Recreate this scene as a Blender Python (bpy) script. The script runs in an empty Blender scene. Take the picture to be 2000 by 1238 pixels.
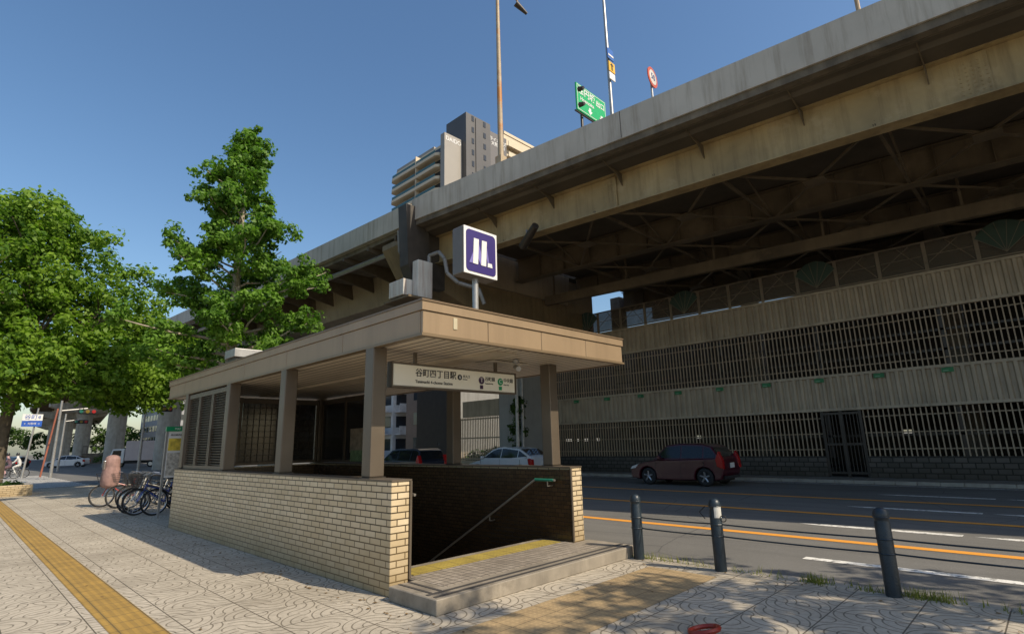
import bpy, bmesh, math, random
import numpy as np
from mathutils import Vector, Matrix
random.seed(7); rng=np.random.default_rng(7)
S=bpy.context.scene; COL=S.collection
S.view_settings.view_transform='Standard'
try: S.view_settings.look='None'
except Exception: pass
S.view_settings.exposure=0
pi=math.pi
# ------------------------------------------------------------ materials
_m={}
def newmat(name):
    m=bpy.data.materials.new(name); m.use_nodes=True
    nt=m.node_tree; b=nt.nodes['Principled BSDF']
    return m,nt,b
def mathn(nt,op,a,b=None,c=None):
    n=nt.nodes.new('ShaderNodeMath'); n.operation=op
    for i,v in enumerate((a,b,c)):
        if v is None: continue
        if isinstance(v,(int,float)): n.inputs[i].default_value=v
        else: nt.links.new(v,n.inputs[i])
    return n.outputs[0]
def mixc(nt,f,a,b,mode='MIX'):
    n=nt.nodes.new('ShaderNodeMix'); n.data_type='RGBA'; n.blend_type=mode
    for s,v in ((n.inputs[0],f),(n.inputs[6],a),(n.inputs[7],b)):
        if isinstance(v,(int,float)): s.default_value=v
        elif isinstance(v,(tuple,list)): s.default_value=(*v,1) if len(v)==3 else v
        else: nt.links.new(v,s)
    return n.outputs[2]
def noise(nt,vec,scale,detail=4,rough=.55):
    n=nt.nodes.new('ShaderNodeTexNoise'); n.inputs['Scale'].default_value=scale
    n.inputs['Detail'].default_value=detail; n.inputs['Roughness'].default_value=rough
    if vec is not None: nt.links.new(vec,n.inputs['Vector'])
    return n.outputs[0]
def ramp(nt,f,lo,hi):
    n=nt.nodes.new('ShaderNodeMapRange'); n.inputs[1].default_value=lo; n.inputs[2].default_value=hi
    nt.links.new(f,n.inputs[0]); return n.outputs[0]
def coord(nt,scale=None):
    tc=nt.nodes.new('ShaderNodeTexCoord'); v=tc.outputs['Object']
    if scale:
        mp=nt.nodes.new('ShaderNodeMapping'); mp.inputs['Scale'].default_value=scale
        nt.links.new(v,mp.inputs[0]); v=mp.outputs[0]
    return v
def bump(nt,b,h,strength=.3,dist=.01):
    n=nt.nodes.new('ShaderNodeBump'); n.inputs['Strength'].default_value=strength
    n.inputs['Distance'].default_value=dist
    nt.links.new(h,n.inputs['Height']); nt.links.new(n.outputs[0],b.inputs['Normal'])
def M(name,col,rough=.6,metal=0,var=.2,scale=2.0,streak=0,dirt=(.05,.04,.03),bmp=0,bscale=40,spec=None,patch=0,patchcol=(.2,.1,.05)):
    if name in _m: return _m[name]
    m,nt,b=newmat(name)
    v=coord(nt); n1=noise(nt,v,scale)
    f=ramp(nt,n1,.3,.7)
    c=mixc(nt,f,tuple(x*(1-var) for x in col),tuple(min(1,x*(1+var)) for x in col))
    if streak:
        vs=coord(nt,(2.2,2.2,.16)); n2=noise(nt,vs,1.6,6,.7)
        f2=ramp(nt,n2,.48,.75); f2=mathn(nt,'MULTIPLY',f2,streak)
        c=mixc(nt,f2,c,dirt)
    if patch:
        n3=noise(nt,v,.9,7,.7); f3=mathn(nt,'MULTIPLY',ramp(nt,n3,.55,.63),patch)
        c=mixc(nt,f3,c,patchcol)
    nt.links.new(c,b.inputs['Base Color'])
    b.inputs['Roughness'].default_value=rough; b.inputs['Metallic'].default_value=metal
    if spec is not None: b.inputs['Specular IOR Level'].default_value=spec
    if bmp: bump(nt,b,noise(nt,v,bscale,3),bmp,.01)
    _m[name]=m; return m
def brickmat(name,c1,c2,mortar,bw,rh,ms,rough=.5,bm=.5,stain=.5):
    m,nt,b=newmat(name)
    v=coord(nt); s=nt.nodes.new('ShaderNodeSeparateXYZ'); nt.links.new(v,s.inputs[0])
    u=mathn(nt,'ADD',s.outputs[0],s.outputs[1]); cb=nt.nodes.new('ShaderNodeCombineXYZ')
    nt.links.new(u,cb.inputs[0]); nt.links.new(s.outputs[2],cb.inputs[1])
    t=nt.nodes.new('ShaderNodeTexBrick'); nt.links.new(cb.outputs[0],t.inputs['Vector'])
    t.inputs['Scale'].default_value=1; t.inputs['Brick Width'].default_value=bw; t.inputs['Row Height'].default_value=rh
    t.inputs['Mortar Size'].default_value=ms; t.inputs['Mortar Smooth'].default_value=.15
    t.inputs['Color1'].default_value=(*c1,1); t.inputs['Color2'].default_value=(*c2,1); t.inputs['Mortar'].default_value=(*mortar,1)
    n=noise(nt,v,1.4,6,.65); f=mathn(nt,'MULTIPLY',ramp(nt,n,.45,.7),stain*.7)
    g=mathn(nt,'MULTIPLY',mathn(nt,'SUBTRACT',1.0,ramp(nt,mathn(nt,'ADD',s.outputs[2],mathn(nt,'MULTIPLY',n,.6)),.25,1.0)),stain*1.5)
    f=mathn(nt,'MINIMUM',mathn(nt,'ADD',f,g),.75)
    c=mixc(nt,f,t.outputs['Color'],(c2[0]*.38,c2[1]*.33,c2[2]*.22))
    nt.links.new(c,b.inputs['Base Color']); b.inputs['Roughness'].default_value=rough
    h=mathn(nt,'SUBTRACT',1.0,t.outputs['Fac']); bump(nt,b,h,bm,.004)
    return m
def truchet():
    m,nt,b=newmat('paving_tile_pattern')
    v=coord(nt); s=nt.nodes.new('ShaderNodeSeparateXYZ'); nt.links.new(v,s.inputs[0])
    k=.30
    X=mathn(nt,'DIVIDE',s.outputs[0],k); Y=mathn(nt,'DIVIDE',s.outputs[1],k)
    fx=mathn(nt,'FRACT',X); fy=mathn(nt,'FRACT',Y); ix=mathn(nt,'FLOOR',X); iy=mathn(nt,'FLOOR',Y)
    cb=nt.nodes.new('ShaderNodeCombineXYZ'); nt.links.new(ix,cb.inputs[0]); nt.links.new(iy,cb.inputs[1])
    wn=nt.nodes.new('ShaderNodeTexWhiteNoise'); wn.noise_dimensions='2D'; nt.links.new(cb.outputs[0],wn.inputs['Vector'])
    ws=nt.nodes.new('ShaderNodeSeparateColor'); nt.links.new(wn.outputs['Color'],ws.inputs[0])
    def flipc(f,sel):
        return mathn(nt,'ADD',f,mathn(nt,'MULTIPLY',mathn(nt,'GREATER_THAN',sel,.5),mathn(nt,'SUBTRACT',1.0,mathn(nt,'MULTIPLY',f,2.0))))
    fx2=flipc(fx,ws.outputs[0]); fy2=flipc(fy,ws.outputs[1])
    def dist(cx,cy):
        dx=mathn(nt,'SUBTRACT',fx2,cx); dy=mathn(nt,'SUBTRACT',fy2,cy)
        return mathn(nt,'SQRT',mathn(nt,'ADD',mathn(nt,'MULTIPLY',dx,dx),mathn(nt,'MULTIPLY',dy,dy)))
    d1=dist(0,0); d2=dist(1,1)
    def ring(d,r,w): return mathn(nt,'LESS_THAN',mathn(nt,'ABSOLUTE',mathn(nt,'SUBTRACT',d,r)),w)
    l=mathn(nt,'MAXIMUM',ring(d1,.34,.024),ring(d1,.66,.024))
    l=mathn(nt,'MAXIMUM',l,ring(d1,.93,.022))
    l=mathn(nt,'MAXIMUM',l,mathn(nt,'MULTIPLY',ring(d2,.36,.022),mathn(nt,'GREATER_THAN',d1,.95)))
    gx=mathn(nt,'LESS_THAN',mathn(nt,'ABSOLUTE',mathn(nt,'SUBTRACT',mathn(nt,'FRACT',mathn(nt,'ADD',mathn(nt,'DIVIDE',s.outputs[0],.6),.5)),.5)),.010)
    gy=mathn(nt,'LESS_THAN',mathn(nt,'ABSOLUTE',mathn(nt,'SUBTRACT',mathn(nt,'FRACT',mathn(nt,'ADD',mathn(nt,'DIVIDE',s.outputs[1],.6),.5)),.5)),.010)
    g=mathn(nt,'MAXIMUM',gx,gy)
    n=noise(nt,v,.5,6,.65); n2=noise(nt,v,14,3)
    base=mixc(nt,ramp(nt,n,.35,.68),(.50,.44,.345),(.33,.285,.215))
    base=mixc(nt,mathn(nt,'MULTIPLY',ws.outputs[2],.28),base,(.60,.53,.42))
    base=mixc(nt,mathn(nt,'MULTIPLY',ramp(nt,n2,.45,.7),.35),base,(.18,.155,.12))
    vo=nt.nodes.new('ShaderNodeTexVoronoi'); vo.inputs['Scale'].default_value=1.3; nt.links.new(v,vo.inputs['Vector'])
    st=mathn(nt,'LESS_THAN',vo.outputs['Distance'],.05)
    base=mixc(nt,mathn(nt,'MULTIPLY',st,.5),base,(.1,.09,.07))
    c=mixc(nt,mathn(nt,'MULTIPLY',l,.75),base,(.11,.09,.06))
    c=mixc(nt,mathn(nt,'MULTIPLY',g,.9),c,(.07,.055,.036))
    nt.links.new(c,b.inputs['Base Color']); b.inputs['Roughness'].default_value=.8
    h=mathn(nt,'SUBTRACT',1.0,mathn(nt,'MAXIMUM',l,g)); bump(nt,b,h,.6,.006)
    return m
def tactile(name,col,alongY=True,dots=False):
    m,nt,b=newmat(name)
    v=coord(nt); s=nt.nodes.new('ShaderNodeSeparateXYZ'); nt.links.new(v,s.inputs[0])
    def stripe(o,p,w):
        return mathn(nt,'LESS_THAN',mathn(nt,'ABSOLUTE',mathn(nt,'SUBTRACT',mathn(nt,'FRACT',mathn(nt,'DIVIDE',o,p)),.5)),w)
    if dots: h=mathn(nt,'MULTIPLY',stripe(s.outputs[0],.06,.26),stripe(s.outputs[1],.06,.26))
    else: h=stripe(s.outputs[0 if alongY else 1],.075,.24)
    j=mathn(nt,'MAXIMUM',stripe(s.outputs[0],.3,.02),stripe(s.outputs[1],.3,.02))
    n=noise(nt,v,2.5,6,.7); n2=noise(nt,v,20,3)
    c=mixc(nt,ramp(nt,n,.35,.7),tuple(x*.75 for x in col),tuple(x*1.15 for x in col))
    c=mixc(nt,mathn(nt,'MULTIPLY',h,.5),mixc(nt,.35,c,(.08,.06,.03)),c)
    c=mixc(nt,mathn(nt,'MULTIPLY',ramp(nt,n2,.5,.7),.3),c,(.1,.08,.05))
    c=mixc(nt,mathn(nt,'MULTIPLY',j,.7),c,(.06,.05,.03))
    nt.links.new(c,b.inputs['Base Color']); b.inputs['Roughness'].default_value=.75
    bump(nt,b,h,.7,.006); return m
def asphalt():
    m,nt,b=newmat('asphalt')
    v=coord(nt); n=noise(nt,v,.35,6,.6); n2=noise(nt,v,60,2); 
    vs=coord(nt,(1.2,.07,1)); n3=noise(nt,vs,1.5,5)
    c=mixc(nt,ramp(nt,n,.35,.7),(.125,.12,.108),(.175,.168,.152))
    c=mixc(nt,mathn(nt,'MULTIPLY',ramp(nt,n3,.45,.7),.5),c,(.085,.082,.075))
    c=mixc(nt,mathn(nt,'MULTIPLY',ramp(nt,n2,.5,.75),.4),c,(.26,.25,.23))
    vo=nt.nodes.new('ShaderNodeTexVoronoi'); vo.feature='DISTANCE_TO_EDGE'; vo.inputs['Scale'].default_value=.33; nt.links.new(v,vo.inputs['Vector'])
    cr=mathn(nt,'LESS_THAN',vo.outputs['Distance'],.004); c=mixc(nt,mathn(nt,'MULTIPLY',cr,.5),c,(.04,.04,.04))
    nt.links.new(c,b.inputs['Base Color']); b.inputs['Roughness'].default_value=.85
    bump(nt,b,n2,.4,.01); return m
def paint(name,col,lo=.36,hi=.5):
    m,nt,b=newmat(name); v=coord(nt); n=noise(nt,v,9,6,.75)
    f=ramp(nt,n,lo,hi); c=mixc(nt,f,(.14,.135,.12),col); nt.links.new(c,b.inputs['Base Color']); b.inputs['Roughness'].default_value=.7; return m
def leafmat(name,c1,c2,tr=.35):
    m,nt,b=newmat(name)
    g=nt.nodes.new('ShaderNodeNewGeometry'); v=coord(nt); n=noise(nt,v,.7,3)
    f=mathn(nt,'ADD',mathn(nt,'MULTIPLY',g.outputs['Random Per Island'],.5),mathn(nt,'MULTIPLY',ramp(nt,n,.35,.65),.5))
    c=mixc(nt,f,c1,c2); nt.links.new(c,b.inputs['Base Color']); b.inputs['Roughness'].default_value=.5
    b.inputs['Specular IOR Level'].default_value=.2
    t=nt.nodes.new('ShaderNodeBsdfTranslucent'); nt.links.new(mixc(nt,1.0,c,(1.0,1.25,.45),'MULTIPLY'),t.inputs[0])
    mx=nt.nodes.new('ShaderNodeMixShader'); mx.inputs[0].default_value=tr
    nt.links.new(b.outputs[0],mx.inputs[1]); nt.links.new(t.outputs[0],mx.inputs[2])
    nt.links.new(mx.outputs[0],nt.nodes['Material Output'].inputs[0]); return m
def glassmat(name,col,alpha=.5,rough=.05):
    m,nt,b=newmat(name); b.inputs['Base Color'].default_value=(*col,1); b.inputs['Roughness'].default_value=rough
    v=coord(nt); n=noise(nt,v,3); 
    tr=nt.nodes.new('ShaderNodeBsdfTransparent'); mx=nt.nodes.new('ShaderNodeMixShader')
    f=mathn(nt,'ADD',mathn(nt,'MULTIPLY',n,.12),alpha-.06); nt.links.new(f,mx.inputs[0])
    nt.links.new(tr.outputs[0],mx.inputs[1]); nt.links.new(b.outputs[0],mx.inputs[2])
    nt.links.new(mx.outputs[0],nt.nodes['Material Output'].inputs[0]); return m
# ------------------------------------------------------------ mesh builder
class MB:
    def __init__(s): s.v=[];s.f=[];s.m=[]
    def add(s,vs,fs,mi=0):
        o=len(s.v); s.v+= [tuple(p) for p in vs]
        for f in fs: s.f.append(tuple(i+o for i in f)); s.m.append(mi)
        return s
    def box(s,x0,x1,y0,y1,z0,z1,mi=0,T=None):
        vs=[(x,y,z) for x in (x0,x1) for y in (y0,y1) for z in (z0,z1)]
        if T: vs=[T@Vector(p) for p in vs]
        return s.add(vs,[(0,1,3,2),(4,6,7,5),(0,4,5,1),(2,3,7,6),(0,2,6,4),(1,5,7,3)],mi)
    def poly(s,pts,mi=0): return s.add(pts,[tuple(range(len(pts)))],mi)
    def prism(s,pts,axis,a0,a1,mi=0):
        def P(p,a):
            return {'x':(a,p[0],p[1]),'y':(p[0],a,p[1]),'z':(p[0],p[1],a)}[axis]
        n=len(pts); vs=[P(p,a0) for p in pts]+[P(p,a1) for p in pts]
        fs=[tuple(range(n))[::-1],tuple(range(n,2*n))]+[(i,(i+1)%n,(i+1)%n+n,i+n) for i in range(n)]
        return s.add(vs,fs,mi)
    def cyl(s,p0,p1,r0,r1=None,n=10,mi=0,caps=True):
        r1=r0 if r1 is None else r1
        p0=Vector(p0);p1=Vector(p1); d=(p1-p0).normalized()
        a=d.orthogonal().normalized(); b=d.cross(a)
        vs=[];
        for p,r in ((p0,r0),(p1,r1)):
            for i in range(n):
                t=2*pi*i/n; vs.append(p+a*(r*math.cos(t))+b*(r*math.sin(t)))
        fs=[(i,(i+1)%n,(i+1)%n+n,i+n) for i in range(n)]
        if caps: fs+=[tuple(range(n))[::-1],tuple(range(n,2*n))]
        return s.add(vs,fs,mi)
    def tube(s,pts,r,n=8,mi=0):
        for a,b in zip(pts[:-1],pts[1:]): s.cyl(a,b,r,n=n,mi=mi)
        return s
    def torus(s,c,axis,R,r,n=24,k=6,mi=0):
        c=Vector(c); ax=Vector(axis).normalized(); a=ax.orthogonal().normalized(); b=ax.cross(a); vs=[];fs=[]
        for i in range(n):
            t=2*pi*i/n; d=a*math.cos(t)+b*math.sin(t)
            for j in range(k):
                u=2*pi*j/k; vs.append(c+d*(R+r*math.cos(u))+ax*(r*math.sin(u)))
        for i in range(n):
            for j in range(k):
                fs.append((i*k+j,((i+1)%n)*k+j,((i+1)%n)*k+(j+1)%k,i*k+(j+1)%k))
        return s.add(vs,fs,mi)
    def obj(s,name,mats,parent=None,bevel=0,smooth=False,segs=2,recalc=True):
        me=bpy.data.meshes.new(name); me.from_pydata(s.v,[],s.f)
        if not isinstance(mats,(list,tuple)): mats=[mats]
        for m in mats: me.materials.append(m)
        me.polygons.foreach_set('material_index',s.m)
        if recalc:
            bm=bmesh.new(); bm.from_mesh(me); bmesh.ops.recalc_face_normals(bm,faces=bm.faces); bm.to_mesh(me); bm.free()
        if smooth:
            me.polygons.foreach_set('use_smooth',[True]*len(me.polygons)); me.set_sharp_from_angle(angle=math.radians(38))
        o=bpy.data.objects.new(name,me); COL.objects.link(o)
        if bevel:
            b=o.modifiers.new('bevel','BEVEL'); b.width=bevel; b.segments=segs; b.limit_method='ANGLE'; b.angle_limit=math.radians(35)
        if parent: par(o,parent)
        return o
def par(o,p):
    o.parent=p
    o.matrix_parent_inverse=Matrix.Translation(p.location).inverted() if p.get('_world') else Matrix.Identity(4)
def thing(name,label,cat,loc=(0,0,0),group=None,world=True):
    e=bpy.data.objects.new(name,None); COL.objects.link(e); e.location=loc; e.empty_display_size=.3
    e['label']=label; e['category']=cat
    if group: e['group']=group
    if world: e['_world']=1
    return e
def tag(o,label,cat,group=None):
    o['label']=label;o['category']=cat
    if group:o['group']=group
    return o
def struct(o): o['kind']='structure'; return o
def dup(root,loc,rotz=0,label=None,swap=None):
    n=root.copy(); COL.objects.link(n); n.location=loc; n.rotation_euler=(0,0,rotz)
    if label: n['label']=label
    def rec(src,dst):
        for c in [c for c in bpy.data.objects if c.parent==src]:
            k=c.copy(); COL.objects.link(k); k.parent=dst
            if swap and k.type=='MESH':
                for i,sl in enumerate(k.material_slots):
                    if sl.material in swap:
                        nm=swap[sl.material]; sl.link='OBJECT'; sl.material=nm
            rec(c,k)
    rec(root,n); return n
def text(body,size,mat,parent,loc,rot,name='lettering',align='CENTER',ext=.002,xs=1,bold=0):
    cu=bpy.data.curves.new(name,'FONT'); cu.body=body; cu.size=size; cu.align_x=align; cu.align_y='CENTER'; cu.extrude=ext; cu.offset=bold
    t=bpy.data.objects.new('tmp',cu); COL.objects.link(t)
    bpy.context.view_layer.update(); dg=bpy.context.evaluated_depsgraph_get()
    me=bpy.data.meshes.new_from_object(t.evaluated_get(dg)); bpy.data.objects.remove(t)
    me.transform(Matrix.Translation(loc)@Matrix.Rotation(rot[2],4,'Z')@Matrix.Rotation(rot[1],4,'Y')@Matrix.Rotation(rot[0],4,'X')@Matrix.Diagonal((xs,1,1,1)))
    me.materials.clear(); me.materials.append(mat)
    o=bpy.data.objects.new(name,me); COL.objects.link(o); par(o,parent); return o
FY=(pi/2,0,0); FX=(pi/2,0,-pi/2)
# ------------------------------------------------------------ camera
r=math.radians(1.47); p=math.radians(12.91); h=math.radians(45.7)
r0=Vector((math.cos(h),-math.sin(h),0)); f0=Vector((math.sin(h),math.cos(h),0)); Z=Vector((0,0,1))
fw=f0*math.cos(p)+Z*math.sin(p); up=-f0*math.sin(p)+Z*math.cos(p)
cx=r0*math.cos(r)-up*math.sin(r); cy=r0*math.sin(r)+up*math.cos(r)
cam=bpy.data.objects.new('camera',bpy.data.cameras.new('camera')); COL.objects.link(cam)
mw=Matrix.Identity(4)
for i in range(3): mw[i][0]=cx[i]; mw[i][1]=cy[i]; mw[i][2]=-fw[i]
mw[0][3]=0;mw[1][3]=0;mw[2][3]=1.6
cam.matrix_world=mw; cam.data.lens=19.12; cam.data.sensor_width=36; cam.data.clip_end=5000; cam.data.clip_start=.05
S.camera=cam
# ------------------------------------------------------------ light
w=bpy.data.worlds.new('World'); S.world=w; w.use_nodes=True; nt=w.node_tree
sk=nt.nodes.new('ShaderNodeTexSky'); sk.sky_type='NISHITA'; sk.sun_disc=False
saz=(.245,-.97); el=math.radians(43)
sk.sun_elevation=el; sk.sun_rotation=math.atan2(saz[0],saz[1]); sk.air_density=1.2; sk.dust_density=1.5; sk.ozone_density=2.2; sk.altitude=0
hs=nt.nodes.new('ShaderNodeHueSaturation'); hs.inputs['Saturation'].default_value=1.15
nt.links.new(sk.outputs[0],hs.inputs['Color']); nt.links.new(hs.outputs[0],nt.nodes['Background'].inputs[0]); nt.nodes['Background'].inputs[1].default_value=.15
sd=Vector((saz[0]*math.cos(el),saz[1]*math.cos(el),math.sin(el)))
sl=bpy.data.lights.new('sun','SUN'); sl.energy=5.0; sl.angle=math.radians(.5); sl.color=(1,.875,.69)
so=bpy.data.objects.new('sun',sl); COL.objects.link(so); so.rotation_euler=sd.to_track_quat('Z','Y').to_euler(); so.location=(0,-20,30)
# ------------------------------------------------------------ common mats
asph=asphalt(); pav=truchet()
WHITE=paint('white_road_paint',(.78,.76,.7)); ORANGE=paint('orange_road_paint',(.78,.33,.04),.25,.38)
tanf=M('tan_fascia_metal',(.30,.215,.13),.42,.1,.07,1.0,streak=.35,dirt=(.14,.10,.06))
brownm=M('brown_column_metal',(.12,.095,.068),.4,.2,.12,2)
dkbr=M('dark_brown_metal',(.05,.04,.03),.4,.2,.15,3)
black=M('black_rubber',(.015,.015,.015),.7,0,.2,5)
conc=M('concrete',(.40,.37,.31),.85,0,.2,1.5,streak=.5,dirt=(.1,.085,.065),bmp=.3)
concd=M('weathered_concrete',(.18,.155,.12),.9,0,.25,1.2,streak=.6,bmp=.3,patch=.5,patchcol=(.08,.065,.045))
steel=M('galvanised_steel',(.36,.355,.34),.4,.5,.15,6)
whitep=M('white_enamel',(.74,.73,.7),.35,0,.04,2)
greenp=M('green_sign_enamel',(.01,.26,.10),.35,0,.05,2)
rail_m=M('stainless_rail',(.45,.41,.35),.3,.8,.1,8)
# ------------------------------------------------------------ ground
def sheet(name,x0,x1,y0,y1,z,mat,hole=None):
    b=MB()
    if not hole: b.poly([(x0,y0,z),(x1,y0,z),(x1,y1,z),(x0,y1,z)])
    else:
        xs=[x0,hole[0],hole[1],x1]; ys=[y0,hole[2],hole[3],y1]
        for i in range(3):
            for j in range(3):
                if i==1 and j==1: continue
                b.poly([(xs[i],ys[j],z),(xs[i+1],ys[j],z),(xs[i+1],ys[j+1],z),(xs[i],ys[j+1],z)])
    o=b.obj(name,mat,recalc=False); return struct(o)
H=(3.84,6.68,5.95,13.6)
RZ=-.10
sheet('ground',-1500,1500,-1500,1500,RZ-.02,M('ground_earth',(.12,.11,.09),.95,0,.3,.2),H)
sheet('road',7.12,22.3,-60,400,RZ-.008,asph)
sheet('road',-300,7.12,35.2,95,RZ-.008,asph)
sheet('road',22.3,300,38,95,RZ-.004,asph)
sheet('pavement',-60,6.97,-60,35,0,pav,H)
far_pave=M('far_paving',(.2,.18,.15),.85,0,.2,1)
sheet('pavement',22.45,24.2,-60,38,0,far_pave)
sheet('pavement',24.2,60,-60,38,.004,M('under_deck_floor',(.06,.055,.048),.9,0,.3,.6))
kerbm=M('kerb_concrete',(.33,.295,.24),.85,0,.2,3,bmp=.3)
for x0,x1,y0,y1 in ((6.97,7.12,-60,35.15),(22.3,22.45,-60,38)):
    k=MB(); y=y0
    while y<y1:
        k.box(x0,x1,y+.004,min(y+.6,y1)-.004,RZ-.05,.004); y+=.6
    struct(k.obj('kerb',kerbm,bevel=.012,segs=1))
k=MB(); x=-60
while x<6.9: k.box(x+.004,min(x+.6,6.96)-.004,35.0,35.15,RZ-.05,.004); x+=.6
struct(k.obj('kerb',kerbm))
sheet('pavement',7.12-80,-.5,95,140,0,far_pave)
sheet('tactile_paving',1.28,1.66,-40,29.4,.004,tactile('yellow_guide_paving',(.48,.29,.06),True))
sheet('tactile_paving',1.66,6.55,3.15,4.05,.004,tactile('buff_warning_paving',(.56,.40,.21),dots=True))
mz=RZ-.003
for x in (10.45,13.75,17.05): sheet('road_marking',x-.11,x+.11,-30,33,mz,ORANGE)
sheet('road_marking',8.70,8.87,-30,2.9,mz,WHITE)
sheet('road_marking',21.75,21.87,-30,33,mz,WHITE)
for x,w_ in ((12.05,.2),(15.4,.2),(18.7,.2)):
    for y0,y1 in ((-7.5,-3.2),(-1.9,1.3),(1.45,4.0),(22,27)):
        b=MB(); b.poly([(x-w_*.5,y0,mz),(x+w_*.5,y0,mz),(x+w_*.5,y1-.5,mz),(x,y1,mz),(x-w_*.5,y1-.5,mz)]); struct(b.obj('road_marking',WHITE,recalc=False))
for i in range(20):
    y=38+i*1.1; sheet('road_marking',1.6,5.8,y,y+.5,mz,WHITE)
for i in range(12): sheet('road_marking',8+i*1.1,8.5+i*1.1,33.8,37.2,mz,WHITE)
for i in range(8): sheet('road_marking',-60+i*8,-56+i*8,58,58.15,mz,WHITE)
sheet('road_marking',-60,1,74,74.15,mz,WHITE); sheet('road_marking',-60,1,66,66.15,mz,ORANGE)
sheet('road_marking',-60,1,50,50.2,mz,WHITE)
b=MB()
for (cyy,nn,sp) in ((4.0,40,.15),(3.6,30,.2),(2.9,50,.3),(2.2,150,.07),(1.75,40,.1),(1.2,260,.13),(.5,60,.3),(4.35,60,.12),(5.6,30,.5),(7.5,30,.8)):
    for i in range(nn):
        y=random.gauss(cyy,sp); x=6.96+random.gauss(0,.05); a=random.random()*6.28; hh=random.uniform(.03,.12); l=random.uniform(.0,.07)
        b.poly([(x-.005*math.cos(a),y-.005*math.sin(a),0),(x+.005*math.cos(a),y+.005*math.sin(a),0),(x+l*math.sin(a),y+l*math.cos(a),hh)])
o=b.obj('kerbside_weeds',leafmat('weed_leaf',(.14,.17,.03),(.32,.30,.08)),recalc=False); o['kind']='stuff'; o['label']='dry green weeds growing along the kerb joint'
b=MB()
for i in range(420):
    y=random.uniform(-1,24); x=random.choice((random.uniform(5,6.9),random.uniform(-2,3.5),6.9-abs(random.gauss(0,.2)),3.5-abs(random.gauss(0,.15))))
    if 3.4<x<7.05 and y>4.4: x=3.4-random.random()*.3
    a=random.random()*6.28; s_=random.uniform(.012,.03); c1,s1=math.cos(a)*s_,math.sin(a)*s_
    b.poly([(x-c1,y-s1,.008),(x+s1*.5,y-c1*.5,.014),(x+c1,y+s1,.009),(x-s1*.5,y+c1*.5,.007)])
o=b.obj('leaf_litter',M('dry_leaf',(.16,.10,.04),.8,0,.4,6),recalc=False); o['kind']='stuff'; o['label']='scattered small dry fallen leaves on the paving'
# ------------------------------------------------------------ subway entrance
brick=brickmat('cream_brick_tile',(.66,.54,.36),(.56,.44,.27),(.045,.03,.016),.225,.0715,.0075,.4,.28,.42)
dbrick=brickmat('dark_brown_glazed_tile',(.085,.05,.022),(.055,.033,.015),(.018,.012,.008),.11,.06,.004,.25,.35,.3)
E=thing('subway_entrance','bronze-tan flat-roofed subway entrance with cream brick parapet on the pavement','subway entrance',(5.1,9.5,0))
def part(b,name,mats,parent=E,**k): return b.obj(name,mats,parent,**k)
WH=1.19
b=MB(); b.box(3.58,3.82,5.45,13.9,0,WH); part(b,'parapet_wall',brick,bevel=.004,segs=1)
b=MB(); b.box(6.68,6.93,5.36,13.9,-.02,WH); part(b,'parapet_wall',brick,bevel=.004,segs=1)
b=MB(); b.box(3.82,6.68,13.66,13.9,-.02,WH); part(b,'parapet_wall',brick)
b=MB(); b.box(6.65,6.677,5.38,13.64,-4.5,WH-.02); part(b,'stairwell_lining',dbrick)
b=MB(); b.box(3.823,3.845,5.47,13.64,-4.5,WH-.02); part(b,'stairwell_lining',dbrick)
b=MB(); b.box(3.85,6.645,13.62,13.655,-4.5,WH-.02); part(b,'stairwell_lining',dbrick)
b=MB(); b.box(3.575,3.85,5.44,13.9,WH+.002,WH+.022); part(b,'wall_coping',brownm)
b=MB(); b.box(6.645,6.935,5.35,13.9,WH+.002,WH+.022); part(b,'wall_coping',brownm)
b=MB(); b.box(3.822,3.848,5.43,5.468,.15,WH); part(b,'corner_trim',brownm)
b=MB(); b.box(6.648,6.68,5.34,5.36,.15,WH); part(b,'corner_trim',brownm)
b=MB(); b.box(3.50,7.0,4.52,5.34,0,.145); b.box(3.85,6.64,5.34,5.98,-.3,.144); part(b,'landing_step',M('landing_stone',(.26,.225,.175),.7,0,.25,2.5,patch=.5,patchcol=(.11,.09,.065),streak=.3,bmp=.2),bevel=.008,segs=1)
nd=M('nosing_dark',(.06,.055,.05),.6)
for yy in (4.58,4.70): b=MB(); b.box(3.54,6.96,yy,yy+.045,.146,.150); part(b,'step_nosing',nd)
for xx in (3.60,3.72): b=MB(); b.box(xx,xx+.035,4.76,5.32,.146,.150); part(b,'step_nosing',nd)
m,nt,bs=newmat('landing_small_tile'); v=coord(nt); t=nt.nodes.new('ShaderNodeTexBrick'); nt.links.new(v,t.inputs['Vector']); t.offset=0
for k_,v_ in (('Scale',1),('Brick Width',.1),('Row Height',.1),('Mortar Size',.006)): t.inputs[k_].default_value=v_
t.inputs['Color1'].default_value=(.36,.31,.25,1);t.inputs['Color2'].default_value=(.28,.24,.19,1);t.inputs['Mortar'].default_value=(.07,.06,.05,1)
nt.links.new(mixc(nt,mathn(nt,'MULTIPLY',ramp(nt,noise(nt,v,3,6,.7),.45,.7),.5),t.outputs[0],(.1,.085,.07)),bs.inputs['Base Color']); bs.inputs['Roughness'].default_value=.6
b=MB(); b.box(3.86,6.62,4.85,5.5,.146,.149); part(b,'landing_tile',m)
b=MB(); b.box(3.95,6.56,5.52,5.84,.146,.152); part(b,'tactile_strip',tactile('yellow_warning_strip',(.50,.38,.07),dots=True))
b=MB()
for i in range(24):
    z=.144-.17*(i+1); y=5.98+i*.3
    b.box(3.85,6.64,y,y+.3,z-.3,z)
part(b,'stair',M('stair_stone',(.18,.165,.145),.7,0,.2,3))
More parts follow.
